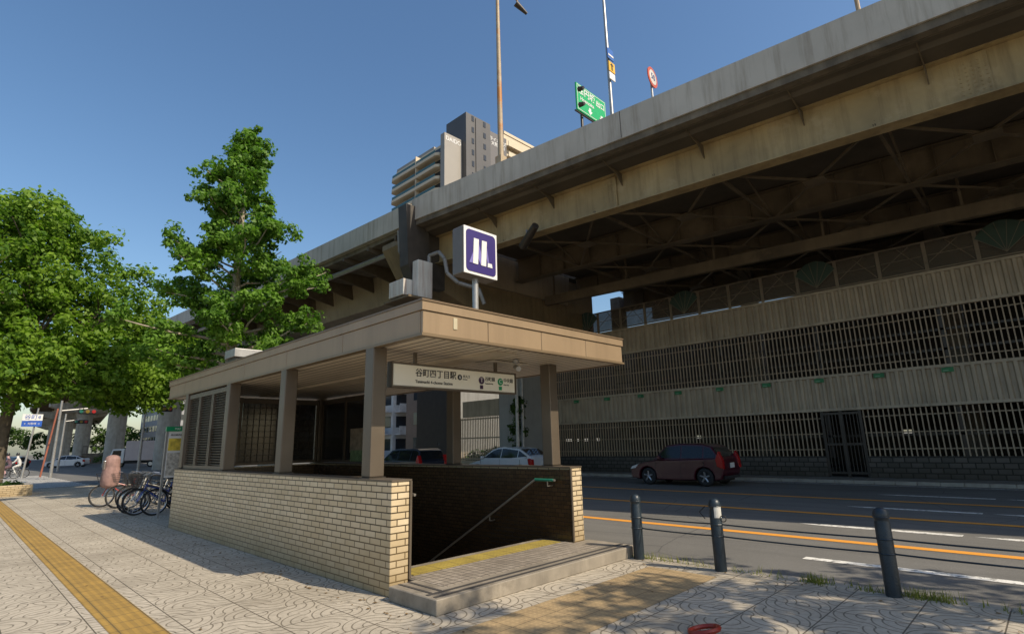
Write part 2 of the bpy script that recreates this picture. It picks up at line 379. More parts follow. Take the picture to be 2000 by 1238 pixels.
for xx in (6.52,3.97):
    b=MB(); pts=[(xx,5.55,1.02),(xx,5.95,1.02),(xx,12.6,1.02-.567*6.65)]
    b.tube(pts,.017,n=10)
    for y in (5.7,7.0,8.5,10,11.5):
        z=1.02-max(0,(y-5.95))*.567; sx=.12 if xx>5 else -.12
        b.tube([(xx,y,z-.01),(xx,y,z-.09),(xx+sx,y,z-.09)],.009,n=6)
    part(b,'handrail',rail_m,smooth=True)
b=MB(); b.cyl((6.52,5.58,1.02),(6.52,5.95,1.02),.021,n=12); part(b,'handrail_sleeve',M('green_sleeve',(.02,.2,.13),.4))
RX0,RX1,RY0,RY1,R0,R1=3.63,7.75,4.98,15.3,2.81,3.24
b=MB(); t_=.06; q_=.018
def fascia(axis,x0,x1,y0,y1,L0,L1,step,ox,oy):
    a=L0
    while a<L1-.01:
        e=min(a+step,L1)
        X0,X1,Y0,Y1=(x0,x1,a+.004,e-.004) if axis=='y' else (a+.004,e-.004,y0,y1)
        b.box(X0+max(ox,0),X1+min(ox,0),Y0+max(oy,0),Y1+min(oy,0),R0+.035,R1-.13)
        a=e
fascia('y',RX0,RX0+t_,0,0,RY0+t_,RY1-t_,1.8,q_,0); fascia('y',RX1-t_,RX1,0,0,RY0+t_,RY1-t_,1.8,-q_,0)
fascia('x',0,0,RY0,RY0+t_,RX0+q_,RX1-q_,1.03,0,q_); fascia('x',0,0,RY1-t_,RY1,RX0+q_,RX1-q_,1.03,0,-q_)
part(b,'roof_fascia',tanf,bevel=.004,segs=1)
def rim(z0,z1,o_,w_,nm,mt):
    b=MB(); x0,x1,y0,y1=RX0-o_,RX1+o_,RY0-o_,RY1+o_
    b.box(x0,x1,y0,y0+w_,z0,z1); b.box(x0,x1,y1-w_,y1,z0,z1); b.box(x0,x0+w_,y0+w_,y1-w_,z0,z1); b.box(x1-w_,x1,y0+w_,y1-w_,z0,z1)
    part(b,nm,mt)
rim(R1-.126,R1-.02,0,.075,'roof_upper_trim',tanf); rim(R1-.018,R1+.004,.012,.09,'roof_lip',M('lip_bronze',(.18,.125,.075),.4,.2,.08,2)); rim(R0,R0+.032,.004,.08,'roof_lower_trim',M('trim_bronze',(.20,.145,.085),.4,.2,.08,2))
b=MB(); b.box(RX0+.03,RX1-.03,RY0+.03,RY1-.03,R0+.036,R1-.022); part(b,'roof_slab',M('roof_dark_joint',(.10,.08,.06),.8))
m,nt,bs=newmat('soffit_slats'); v=coord(nt); s=nt.nodes.new('ShaderNodeSeparateXYZ'); nt.links.new(v,s.inputs[0])
l=mathn(nt,'LESS_THAN',mathn(nt,'FRACT',mathn(nt,'DIVIDE',s.outputs[0],.15)),.2)
c=mixc(nt,l,mixc(nt,ramp(nt,noise(nt,v,1.2,5),.3,.7),(.68,.60,.48),(.60,.52,.41)),(.06,.045,.03)); nt.links.new(c,bs.inputs['Base Color']); bs.inputs['Roughness'].default_value=.35
bump(nt,bs,mathn(nt,'SUBTRACT',1.0,l),.5,.008)
b=MB(); b.box(RX0+.082,RX1-.082,RY0+.082,RY1-.082,R0+.012,R0+.03); part(b,'soffit',m)
b=MB(); b.box(5.1,5.5,5.3,13.5,R0-.012,R0+.011); part(b,'ceiling_light_trough',M('trough',(.48,.41,.31),.5))
def column(x,y):
    b=MB(); b.box(x-.1,x+.1,y-.1,y+.1,WH+.036,R0+.011); part(b,'column',brownm,bevel=.012)
    b=MB(); b.box(x-.115,x+.115,y-.115,y+.115,WH+.022,WH+.035); part(b,'column_base',dkbr)
for y in (6.1,8.68,11.15,13.75): column(3.73,y)
for y in (5.85,8.3,11.15,13.75): column(6.82,y)
lv=M('louvre_bronze',(.075,.06,.042),.35,.2,.1,2)
b=MB(); b.box(3.735,3.745,11.26,13.64,WH+.03,R0-.02); part(b,'screen_panel',dkbr)
b=MB(); z=WH+.12
while z<R0-.14: b.prism([(3.69,z),(3.732,z+.03),(3.732,z+.038),(3.69,z+.008)],'y',11.33,13.59); z+=.05
part(b,'louvre_screen',lv)
b=MB()
for y in (11.28,12.05,12.12,12.85,12.92,13.6): b.box(3.665,3.775,y,y+.045,WH+.03,R0-.02)
b.box(3.66,3.78,11.27,13.64,R0-.12,R0-.03); b.box(3.66,3.78,11.27,13.64,WH+.03,WH+.10); b.box(3.645,3.665,12.0,12.03,1.75,2.0)
part(b,'panel_frame',brownm)
gl=glassmat('smoked_wired_glass',(.02,.018,.015),.94,.15)
def screenY(x,y0,y1,n):
    w_=(y1-y0)/n
    for i in range(n):
        a=y0+i*w_; b=MB(); b.box(x-.01,x+.01,a+.05,a+w_-.05,WH+.08,R0-.15); part(b,'screen_glass',gl)
    b=MB()
    for i in range(n+1): b.box(x-.03,x+.03,y0+i*w_-.03,y0+i*w_+.03,WH+.03,R0-.02)
    b.box(x-.025,x+.025,y0,y1,R0-.15,R0-.03); b.box(x-.025,x+.025,y0,y1,WH+.03,WH+.09)
    part(b,'screen_frame',brownm)
def screenX(y,x0,x1,n):
    w_=(x1-x0)/n
    for i in range(n):
        a=x0+i*w_; b=MB(); b.box(a+.05,a+w_-.05,y-.01,y+.01,WH+.08,R0-.15)
        part(b,'screen_glass',gl)
    b=MB()
    for i in range(n+1): b.box(x0+i*w_-.03,x0+i*w_+.03,y-.03,y+.03,WH+.03,R0-.02)
    b.box(x0,x1,y-.025,y+.025,R0-.15,R0-.03); b.box(x0,x1,y-.025,y+.025,WH+.03,WH+.09)
    part(b,'screen_frame',brownm)
    b=MB()
    nb=int((x1-x0)/.14)
    for i in range(nb): b.box(x0+i*.14,x0+i*.14+.01,y-.03,y-.022,WH+.09,R0-.15)
    for i in range(10): b.box(x0,x1,y-.04,y-.032,WH+.1+i*.14,WH+.11+i*.14)
    part(b,'screen_lattice',dkbr)
screenX(13.75,3.84,6.7,3); screenY(6.82,11.26,13.64,2)
b=MB(); b.box(6.76,6.78,11.5,12.1,1.45,2.0); part(b,'poster',M('poster_paper',(.4,.33,.24),.6,0,.3,8))
b=MB(); b.box(6.72,6.75,11.3,12.0,1.25,1.5); part(b,'notice_board',M('green_notice',(.2,.3,.15),.6,0,.5,9))
b=MB(); b.cyl((5.9,5.7,R0),(5.9,5.7,R0-.05),.05,n=14); b.cyl((5.9,5.7,R0-.05),(5.9,5.7,R0-.09),.015,n=8); b.cyl((5.93,5.74,R0-.10),(5.85,5.6,R0-.15),.04,n=12)
part(b,'security_camera',steel,smooth=True)
b=MB(); b.box(5.6,6.4,5.9,6.3,R0-.012,R0-.001); part(b,'ceiling_hatch',M('hatch',(.5,.45,.37),.5))
# hanging station sign
SG=thing('station_name_sign','white hanging station name board under the entrance canopy','sign',(5.05,6.05,2.35))
b=MB(); b.box(3.93,6.17,6.0,6.1,2.35,2.63); b.obj('sign_board',M('sign_cream',(.78,.74,.62),.4,0,.03,2),SG,bevel=.004,segs=1)
b=MB(); b.box(3.92,6.18,5.995,6.105,2.632,2.655); b.box(3.92,6.18,5.995,6.105,2.325,2.348); b.box(3.905,3.918,5.99,6.11,2.325,2.655); b.box(6.182,6.195,5.99,6.11,2.325,2.655)
for x in (4.3,5.8): b.box(x-.02,x+.02,6.03,6.07,2.657,R0)
b.obj('sign_frame',brownm,SG)
ink=M('black_ink',(.015,.015,.015),.5); ty=5.997
text('谷町四丁目駅',.118,ink,SG,(4.27,ty,2.53),FY,bold=.001,align='LEFT')
text('Tanimachi 4-chome Station',.058,ink,SG,(4.27,ty,2.415),FY,bold=.0005,align='LEFT')
def disc(x,z,r_,mat,y=5.996,name='emblem'):
    b=MB(); b.cyl((x,y,z),(x,y-.003,z),r_,n=28); return b.obj(name,mat,SG)
disc(5.04,2.52,.04,ink); text('6',.07,whitep,SG,(5.04,5.990,2.52),FY)
text('出入口',.045,ink,SG,(5.10,ty,2.535),FY,align='LEFT'); text('Entrance',.024,ink,SG,(5.10,ty,2.495),FY,align='LEFT')
pur=M('dark_purple_line_colour',(.05,.02,.06),.4)
disc(5.46,2.50,.055,pur); text('T',.085,whitep,SG,(5.46,5.990,2.50),FY)
text('谷町線',.07,ink,SG,(5.53,ty,2.525),FY,align='LEFT'); text('Tanimachi Line',.028,ink,SG,(5.53,ty,2.46),FY,align='LEFT')
disc(5.85,2.50,.055,greenp); text('C',.085,whitep,SG,(5.85,5.990,2.50),FY)
text('中央線',.07,ink,SG,(5.92,ty,2.525),FY,align='LEFT'); text('Chuo Line',.028,ink,SG,(5.92,ty,2.46),FY,align='LEFT')
b=MB(); b.box(5.43,5.49,5.993,5.999,2.375,2.43); b.obj('line_mark',pur,SG)
b=MB(); b.box(5.82,5.88,5.993,5.999,2.375,2.43); b.obj('line_mark',greenp,SG)
# metro symbol sign
MS=thing('metro_sign','square purple and white illuminated metro symbol box on roof post','sign',(4.99,5.55,3.24))
b=MB(); b.box(4.69,5.34,5.5,5.74,3.90,4.61); b.obj('sign_box',M('sign_box_grey',(.15,.13,.105),.4,.1),MS,bevel=.02)
b=MB(); b.box(4.695,5.335,5.485,5.498,3.905,4.605); b.obj('sign_border',whitep,MS,bevel=.004,segs=1)
b=MB(); 
c_=.06; x0,x1,z0,z1=4.732,5.298,3.945,4.565
pts=[]
for (cx_,cz_,a0) in ((x1-c_,z1-c_,0),(x0+c_,z1-c_,90),(x0+c_,z0+c_,180),(x1-c_,z0+c_,270)):
    for k in range(5): a=math.radians(a0+k*22.5); pts.append((cx_+c_*math.cos(a),cz_+c_*math.sin(a)))
b.prism(pts,'y',5.478,5.484); b.obj('sign_face',M('metro_indigo',(.04,.026,.15),.35,0,.05),MS)
b=MB(); cx_,cz_=5.0,4.255
def mq(p_,y0=5.470,y1=5.476,mi=0): b.prism([(cx_+a,cz_+c) for a,c in p_],'y',y0,y1,mi)
mq([(-.15,-.19),(-.055,-.19),(-.035,.19),(-.13,.19)])
mq([(.03,-.05),(.125,-.19),(.105,.19),(.01,.19)]) if False else mq([(.005,-.19),(.10,-.19),(.12,.19),(.025,.19)])
mq([(.13,-.19),(.225,-.19),(.215,-.13),(.135,-.13)])
mq([(.122,.10),(.16,-.13),(.13,-.13),(.108,-.05)],5.4705,5.4755,1)
mq([(-.22,-.19),(-.155,-.19),(-.145,-.02)],5.4705,5.4755,1)
mq([(-.052,-.10),(0,-.19),(.012,-.03),(-.035,.12)],5.4705,5.4755,1)
b.obj('metro_symbol',[whitep,M('lilac',(.20,.17,.45),.4)],MS)
b=MB(); b.cyl((5.02,5.62,3.24),(5.02,5.62,3.9),.045,n=14); b.cyl((5.02,5.62,3.24),(5.02,5.62,3.26),.09,n=14); b.obj('sign_post',steel,MS,smooth=True)
b=MB(); b.box(4.1,4.16,4.990,4.996,2.94,3.08); tag(b.obj('fascia_notice',M('paper',(.5,.44,.3),.7)),'small paper notice stuck on the roof fascia','notice')
RE=thing('roof_equipment_box','grey equipment box standing on the canopy roof','equipment box',(4.3,12.4,3.24))
b=MB(); b.box(4.0,4.7,12.1,12.7,3.50,3.68); b.obj('lid',steel,RE,bevel=.01); b=MB(); b.box(4.05,4.65,12.15,12.65,3.24,3.498); b.obj('housing',dkbr,RE)
# ------------------------------------------------------------ bollards
navy=M('bollard_navy_paint',(.016,.026,.034),.35,0,.3,6,bmp=.5,bscale=60)
def lathe(prof,n=20):
    b=MB(); k=len(prof); vs=[]
    for i in range(n):
        a=2*pi*i/n
        for r_,z_ in prof: vs.append((r_*math.cos(a),r_*math.sin(a),z_))
    fs=[(i*k+j,((i+1)%n)*k+j,((i+1)%n)*k+j+1,i*k+j+1) for i in range(n) for j in range(k-1)]
    return b.add(vs,fs)
locs=[(6.88,4.4),(6.88,3.25),(6.88,1.47),(6.88,-.3)]
B0=thing('bollard','dark navy round-topped steel bollard at the kerb','bollard',(0,0,0),'bollards along the kerb',world=False)
b=lathe([(.072,0),(.072,.70),(.066,.715),(.066,.725),(.074,.74),(.073,.79),(.058,.825),(.03,.843),(0,.848)]); b.obj('post',navy,B0,smooth=True)
for z,rr in ((.755,.006),(.54,.008),(.40,.008)): b=MB(); b.torus((0,0,z),(0,0,1),.0735,rr,20,5); b.obj('collar',navy,B0,smooth=True)
B0.location=(*locs[0],0); bl=[B0]
for l in locs[1:]: bl.append(dup(B0,(*l,0)))
st=MB()
for i in range(5):
    a0=math.radians(195+i*16); a1=math.radians(195+(i+1)*16); R_=.0745
    st.poly([(R_*math.cos(a0),R_*math.sin(a0),.62),(R_*math.cos(a1),R_*math.sin(a1),.62),(R_*math.cos(a1),R_*math.sin(a1),.75),(R_*math.cos(a0),R_*math.sin(a0),.75)])
st.obj('paper_sticker',M('white_sticker',(.6,.58,.52),.6,0,.1,30),bl[1]); bl[1]['label']='dark navy bollard with a white paper sticker at the kerb'
for z in (.54,.40):
    for a,c in zip(locs[:-1],locs[1:]):
        b=MB(); n=8; pts=[]
        for i in range(n+1):
            t=i/n; pts.append((a[0],a[1]+(c[1]-a[1])*t+(-.07 if i==0 else .07 if i==n else 0),z-.008*4*t*(1-t)))
        b.tube(pts,.009,n=7); tag(b.obj('guard_chain_bar',navy,smooth=True),'thin dark guard bar spanning between two bollards','barrier bar','bars between bollards')
b=MB(); b.torus((6.8,4.4-1.28,.62),(1,.3,0),.035,.006,14,5); b.tube([(6.82,3.35,.75),(6.8,3.42,.68),(6.82,3.36,.6)],.006); tag(b.obj('wire_loop',black),'loose black wire loop tied to a bollard','wire')
# ------------------------------------------------------------ elevated expressway
ctrl=[(-30,18),(-14,15.9),(1.45,13.95),(11,12.85),(17.6,12.15),(26,11.7),(40,11.0),(51,10.3),(80,9.5),(110,9.5),(150,11),(220,20)]
cy_=[c[0] for c in ctrl]; cx_2=[c[1] for c in ctrl]
def ex(y): return float(np.interp(y,cy_,cx_2))
def sweep(b,prof,y0,y1,step=2.0,mi=0):
    n=max(1,int(round((y1-y0)/step))); k=len(prof); vs=[]
    for i in range(n+1):
        y=y0+(y1-y0)*i/n; e=ex(y)
        for o_,z_ in prof: vs.append((e+o_,y,z_))
    fs=[(i*k+j,i*k+(j+1)%k,(i+1)*k+(j+1)%k,(i+1)*k+j) for i in range(n) for j in range(k)]
    fs+=[tuple(range(k)),tuple(n*k+j for j in range(k))[::-1]]
    b.add(vs,fs,mi)
parm=M('parapet_concrete',(.47,.43,.36),.8,0,.1,.7,streak=.65,dirt=(.18,.14,.09),bmp=.2)
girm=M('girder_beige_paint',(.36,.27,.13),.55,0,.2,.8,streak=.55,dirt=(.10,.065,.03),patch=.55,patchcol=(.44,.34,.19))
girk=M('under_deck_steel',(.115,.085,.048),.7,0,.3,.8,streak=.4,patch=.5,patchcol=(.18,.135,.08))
V=thing('elevated_expressway','weathered concrete and brown steel elevated expressway over the road','elevated road',(14,2,0))
YA,YB=-24,17.5
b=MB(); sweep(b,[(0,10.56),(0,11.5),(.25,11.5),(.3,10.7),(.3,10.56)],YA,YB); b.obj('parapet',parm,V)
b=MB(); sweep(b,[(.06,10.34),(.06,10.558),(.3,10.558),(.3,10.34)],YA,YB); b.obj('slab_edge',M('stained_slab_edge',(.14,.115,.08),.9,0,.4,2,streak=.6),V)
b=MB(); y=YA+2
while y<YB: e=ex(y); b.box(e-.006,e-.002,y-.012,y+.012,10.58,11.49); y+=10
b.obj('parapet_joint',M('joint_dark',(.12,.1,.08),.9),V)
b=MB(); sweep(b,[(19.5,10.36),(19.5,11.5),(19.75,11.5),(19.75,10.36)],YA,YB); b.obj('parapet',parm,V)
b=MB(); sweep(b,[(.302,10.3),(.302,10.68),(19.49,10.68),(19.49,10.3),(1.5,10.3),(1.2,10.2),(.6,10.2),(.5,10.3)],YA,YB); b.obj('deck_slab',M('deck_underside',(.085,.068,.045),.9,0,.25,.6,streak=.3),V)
for off in (1.45,6.3,10.9,15.5,18.8):
    b=MB(); zb=8.98 if off<2 else 9.12
    sweep(b,[(off-.01,zb+.03),(off-.01,10.19),(off+.01,10.19),(off+.01,zb+.03)],YA,YB)
    sweep(b,[(off-.24,zb),(off-.24,zb+.028),(off+.24,zb+.028),(off+.24,zb)],YA,YB)
    sweep(b,[(off-.2,10.195),(off-.2,10.22),(off+.2,10.22),(off+.2,10.195)],YA,YB)
    y=YA+1
    while y<YB:
        e=ex(y)+off
        if off>2 : b.box(e-.16,e-.012,y-.01,y+.01,zb+.03,10.19)
        b.box(e+.012,e+.16,y-.01,y+.01,zb+.03,10.19); y+=1.35
    if off<2:
        for y in (-9.5,.0,9.4):
            e=ex(y)+off; b.box(e-.045,e-.011,y-.3,y+.3,zb+.05,10.15)
            for iy in range(5):
                for iz in range(9): b.box(e-.06,e-.045,y-.26+iy*.12,y-.23+iy*.12,zb+.1+iz*.11,zb+.13+iz*.11)
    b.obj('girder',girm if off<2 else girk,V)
y=YA+2
while y<YB-1:
    e=ex(y); b=MB()
    for o1,o2 in ((1.45,6.3),(6.3,10.9),(10.9,15.5),(15.5,18.8)):
        b.cyl((e+o1,y,9.2),(e+o2,y,9.2),.06,n=4); b.cyl((e+o1,y,9.25),(e+(o1+o2)/2,y,10.1),.045,n=4); b.cyl((e+o2,y,9.25),(e+(o1+o2)/2,y,10.1),.045,n=4)
        if y+4<YB:
            e2=ex(y+4); b.cyl((e+o1,y,9.16),(e2+o2,y+4,9.16),.045,n=4); b.cyl((e+o2,y,9.16),(e2+o1,y+4,9.16),.045,n=4)
            mx_=(e+e2)/2+(o1+o2)/2; b.box(mx_-.3,mx_+.3,y+1.7,y+2.3,9.08,9.10)
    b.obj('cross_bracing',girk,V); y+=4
y=YA+.5
while y<YB-.6:
    e=ex(y); b=MB(); b.prism([(e+.3,10.29),(e+1.42,10.19),(e+1.42,9.75),(e+1.1,10.05)],'y',y-.012,y+.012); b.obj('cantilever_bracket',girk,V); y+=2.7
b=MB(); sweep(b,[(.35,11.502),(.35,11.62),(.42,11.62),(.42,11.502)],8,YB); b.obj('parapet_rail',parm,V)
b=MB(); sweep(b,[(8.2,8.3),(8.2,8.75),(8.45,8.75),(8.45,8.3)],YA,YB)
y=YA+1
while y<YB: e=ex(y)+8.3; b.box(e-.04,e+.04,y-.04,y+.04,8.75,10.29); y+=4
b.obj('service_beam',girk,V)
V2=thing('elevated_expressway','curving far stretch of elevated expressway with cantilever brackets','elevated road',(12,60,0))
YC,YD=17.75,215
for o_ in (0,13.5): b=MB(); sweep(b,[(o_,10.5),(o_,11.42),(o_+.25,11.42),(o_+.25,10.5)],YC,YD,4); b.obj('parapet',parm,V2)
b=MB(); sweep(b,[(.252,10.3),(.252,10.6),(13.49,10.6),(13.49,10.3)],YC,YD,4); b.obj('deck_slab',concd,V2)
b=MB(); sweep(b,[(3.2,8.7),(3.0,10.29),(10.6,10.29),(10.4,8.7)],YC,YD,4); b.obj('box_girder',M('box_girder_paint',(.32,.25,.16),.6,0,.15,.6,streak=.4),V2)
y=YC+1
while y<YD:
    e=ex(y); b=MB(); b.prism([(e+.1,10.29),(e+3.05,10.29),(e+3.1,9.5),(e+.1,10.1)],'y',y-.05,y+.05); b.obj('cantilever_bracket',girk,V2)
    y+=2.0 if y<60 else 5
b=MB(); sweep(b,[(.5,9.72),(.43,9.82),(.5,9.92),(.6,9.92),(.66,9.82),(.6,9.72)],YC,90,3); b.obj('drain_pipe',steel,V2)
PC=thing('viaduct_pier','brown steel cap beam on a tall grey concrete pier','bridge pier',(22,20,0))
b=MB(); b.prism([(12.3,10.15),(12.3,9.9),(13.4,8.2),(15.5,7.55),(25,7.55),(25,10.15)],'y',17.9,19.9); b.obj('cap_beam',M('cap_beam_paint',(.22,.16,.085),.6,0,.2,.8,streak=.6,dirt=(.07,.05,.03)),PC,bevel=.02,segs=1)
b=MB(); b.box(12.25,13.9,17.5,17.88,7.9,10.9); b.prism([(11.75,11.15),(12.9,11.15),(12.9,8.3),(12.5,7.3),(11.9,8.6)],'y',17.3,17.88); b.obj('end_bracket',M('dark_bracket_steel',(.05,.04,.03),.6,0,.3,2),PC)
b=MB(); b.box(21.5,23.4,20.4,22.2,-.1,6.0); b.prism([(20.2,7.54),(24.6,7.54),(23.6,6.0),(21.3,6.0)],'y',20.2,22.4); b.obj('pier_column',M('pale_pier_concrete',(.32,.31,.28),.8,0,.1,1,streak=.4,dirt=(.2,.19,.17)),PC,bevel=.05)
for x in (21.3,20.9): b=MB(); b.tube([(x,20.2,10),(x,20.2,0)],.09); b.obj('down_pipe',steel,PC,smooth=True)
EB=thing('switch_cabinet','white steel electrical cabinets with rust streaks fixed to the viaduct','electrical cabinet',(12.2,17.3,7.2))
rw=M('rusty_white_paint',(.60,.58,.52),.5,0,.06,2,streak=.8,dirt=(.28,.12,.05))
b=MB(); b.box(12.2,13.3,16.3,17.3,7.3,7.95); b.obj('cabinet',rw,EB,bevel=.02); b=MB(); b.box(12.6,13.3,15.9,16.28,7.2,8.7); b.obj('cabinet',rw,EB,bevel=.02)
b=MB(); b.box(12.1,13.6,15.8,17.5,7.1,7.18); b.obj('shelf',girk,EB)
pg=M('grey_pipe_paint',(.22,.21,.19),.5,.1,.15,4)
b=MB(); b.tube([(13.2,16.0,8.7),(13.2,16.0,9.0),(13.3,15.5,9.05),(13.35,15.2,8.7),(13.4,15.1,8.1),(13.7,14.8,7.7),(14.4,14.4,7.5),(14.6,14.3,6.9)],.08,n=10); b.obj('conduit',pg,EB,smooth=True)
b=MB(); b.tube([(12.9,17.2,7.9),(12.9,17.35,9.2),(12.7,17.35,9.4),(12.6,17.3,10.3)],.07); b.obj('conduit',pg,EB,smooth=True)
EB.location=(11.55,18.1,7.15)
FLD=thing('flood_light','grey floodlight bracketed beneath the viaduct edge','lamp',(13.3,12.9,8.6))
b=MB(); b.cyl((13.9,12.9,8.6),(13.5,11.9,9.0),.17,.13,n=14); b.obj('lamp_body',dkbr,FLD,smooth=True); b=MB(); b.tube([(13.7,12.5,8.8),(13.8,12.6,9.12)],.04); b.obj('bracket',steel,FLD)
dup(FLD,(13.0,22,8.3))
P0=thing('viaduct_pier','round concrete pier with flared cap carrying the expressway','bridge pier',(0,0,0),'piers under the expressway',world=False)
b=lathe([(.95,-.1),(.95,6.6),(1.25,7.3),(1.25,7.6)],24); b.obj('pier_column',conc,P0,smooth=True)
b=MB(); b.prism([(-4.3,8.69),(5.5,8.69),(5.5,8.2),(2.2,7.4),(-2.2,7.4),(-4.3,8.2)],'y',-1.0,1.0); b.obj('cap_beam',conc,P0,bevel=.05)
first=True
for y in (38,60,80,103,125,150,180):
    e=ex(y)+4.5
    if first: P0.location=(e,y,0); first=False
    else: dup(P0,(e,y,0))
# ------------------------------------------------------------ on the expressway
rust=M('rusty_pole_paint',(.36,.28,.18),.6,.1,.15,3,patch=.9,patchcol=(.40,.16,.03),streak=.7,dirt=(.36,.14,.03))
L=thing('street_lamp','tall rusty street lamp pole rising from the expressway parapet','street lamp',(13.15,13.0,11.5))
b=MB(); b.cyl((12.95,13.0,10.6),(12.95,13.0,20.0),.12,.06,n=12); b.box(12.8,13.1,12.85,13.15,10.9,11.9); b.obj('pole',rust,L,smooth=True)
b=MB(); b.tube([(12.95,13.0,19.6),(13.3,12.9,19.75),(13.7,12.8,19.4),(14.0,12.75,19.0)],.04); b.obj('arm',rust,L)
b=MB(); b.cyl((13.8,12.8,19.05),(14.3,12.65,18.75),.13,.06,n=10); b.obj('lamp_head',dkbr,L,smooth=True)
L2=thing('sign_pole','slim galvanised pole with small traffic plates on the parapet','pole',(13.4,8.4,11.4))
b=MB(); b.cyl((13.4,8.4,11.0),(13.4,8.4,21),.06,.035,n=10); b.obj('pole',steel,L2,smooth=True)
b=MB(); b.box(13.25,13.58,8.28,8.31,13.15,13.5); b.obj('plate',M('yellow_plate',(.75,.42,.02),.4),L2)
b=MB(); b.box(13.22,13.55,8.28,8.31,13.6,13.98); b.obj('plate',M('blue_plate',(.03,.12,.4),.4),L2)
b=MB(); b.box(13.25,13.56,8.28,8.31,12.85,13.1); b.obj('plate',whitep,L2)
b=MB(); b.box(13.24,13.53,8.268,8.279,13.7,13.76); b.obj('plate_mark',whitep,L2)
b=MB(); b.prism([(13.32,13.38),(13.41,13.46),(13.5,13.38),(13.44,13.38),(13.44,13.2),(13.38,13.2),(13.38,13.38)],'y',8.27,8.279); b.obj('arrow_mark',ink,L2)
RS=thing('speed_sign','round white road sign with red rim on the parapet','sign',(13.6,7.0,11.4))
b=MB(); b.cyl((13.6,7.02,12.35),(13.6,6.99,12.35),.33,n=28); b.obj('sign_rim',M('red_rim',(.5,.09,.03),.4),RS); b=MB(); b.cyl((13.6,6.988,12.35),(13.6,6.985,12.35),.24,n=28); b.obj('sign_face',M('dull_white',(.55,.52,.46),.5),RS)
text('50',.28,M('navy_ink',(.02,.04,.2),.4),RS,(13.6,6.98,12.35),FY)
b=MB(); b.cyl((13.6,7.06,11.3),(13.6,7.06,12.6),.035,n=8); b.obj('post',steel,RS)
RS.rotation_euler=(0,0,math.radians(5))
GS=thing('direction_sign','green expressway exit sign with white lettering above the parapet','sign',(14.5,9.9,11.5))
b=MB(); b.box(13.6,15.35,9.88,9.93,12.68,13.74); b.obj('sign_board',M('expressway_green',(.01,.38,.11),.35,0,.05,2),GS)
b=MB(); 
for a in ((13.64,15.31,12.72,12.74),(13.64,15.31,13.68,13.70),(13.64,13.66,12.74,13.68),(15.29,15.31,12.74,13.68)): b.box(a[0],a[1],9.872,9.879,a[2],a[3])
b.obj('sign_border',whitep,GS)
for ax_ in (14.35,15.05): b=MB(); b.prism([(ax_-.06,13.03),(ax_+.06,13.03),(ax_+.06,12.92),(ax_+.14,12.92),(ax_,12.77),(ax_-.14,12.92),(ax_-.06,12.92)],'y',9.872,9.879); b.obj('arrow_mark',whitep,GS)
text('法円坂',.33,whitep,GS,(14.2,9.875,13.49),FY,bold=.005); text('出口',.27,whitep,GS,(15.0,9.875,13.42),FY,bold=.005); text('Hoenzaka',.2,whitep,GS,(14.2,9.875,13.19),FY,bold=.003)
b=MB(); b.cyl((14.0,10.0,11.2),(14.0,10.0,13.6),.05); b.cyl((15.0,10.0,11.2),(15.0,10.0,13.6),.05); b.tube([(13.5,9.9,12.6),(15.4,9.9,12.6)],.03)
b.obj('sign_frame',dkbr,GS)
for z in (12.7,13.3): b=MB(); b.cyl((13.5,9.7,z),(13.5,9.5,z-.05),.09,.06); b.obj('sign_lamp',dkbr,GS)
# ------------------------------------------------------------ slatted wall
FW=24.0; FY0,FY1=-26,22.6
W=thing('slatted_screen_wall','brown slatted steel screen wall with ribbed bands under the expressway','screen wall',(FW,0,0))
slat=M('slat_brown_paint',(.38,.29,.19),.5,0,.15,2); ribm=M('ribbed_band_paint',(.42,.345,.245),.55,0,.14,1.2,streak=.55,dirt=(.15,.115,.07))
stone=brickmat('rubble_base',(.14,.12,.10),(.09,.08,.065),(.03,.028,.022),.35,.18,.02,.9,1.0,.4)
for a,c in ((FY0,5.2),(6.6,FY1)): b=MB(); b.box(FW-.1,FW+.3,a,c,0,.75); b.obj('stone_base',stone,W)
def band(z0,z1,nm='ribbed_band'):
    b=MB(); b.box(FW,FW+.06,FY0,FY1,z0,z1); b.box(FW-.1,FW+.08,FY0,FY1,z0-.1,z0); b.box(FW-.1,FW+.08,FY0,FY1,z1,z1+.1)
    y=FY0+.1
    while y<FY1-.1: b.prism([(FW-.001,y),(FW-.09,y+.04),(FW-.09,y+.13),(FW-.001,y+.17)],'z',z0+.002,z1-.002); y+=.27
    b.obj(nm,ribm,W)
band(2.55,3.75); band(5.95,7.1)
def slats(z0,z1,gap=None):
    b=MB(); y=FY0+.1
    while y<FY1:
        if not(gap and gap[0]<y<gap[1]): b.box(FW-.03,FW+.03,y-.019,y+.019,z0,z1)
        y+=.16
    for z in (z0+.25,(z0+z1)/2,z1-.25): 
        if gap: b.box(FW+.032,FW+.07,FY0,gap[0],z-.02,z+.02); b.box(FW+.032,FW+.07,gap[1],FY1,z-.02,z+.02)
        else: b.box(FW+.032,FW+.07,FY0,FY1,z-.02,z+.02)
    b.obj('slat_screen',slat,W)
slats(.76,2.44,(5.2,6.6)); slats(3.86,5.84)
y=FY0
while y<=FY1+.1: b=MB(); b.box(FW+.1,FW+.28,y-.09,y+.09,.7,7.1); b.obj('frame_post',dkbr,W); y+=4.05
for z in (1.5,4.4,5.1): b=MB(); b.box(FW+.1,FW+.18,FY0,FY1,z-.04,z+.04); b.obj('frame_rail',dkbr,W)
G=MB()
for y in (5.25,5.9,6.55): G.box(FW-.06,FW+.02,y-.05,y+.05,.02,2.44)
for z in (.15,1.2,2.35): G.box(FW-.05,FW+.01,5.3,6.5,z-.04,z+.04)
yy=5.36
while yy<6.5: G.box(FW-.04,FW-.01,yy-.015,yy+.015,.1,2.4); yy+=.12
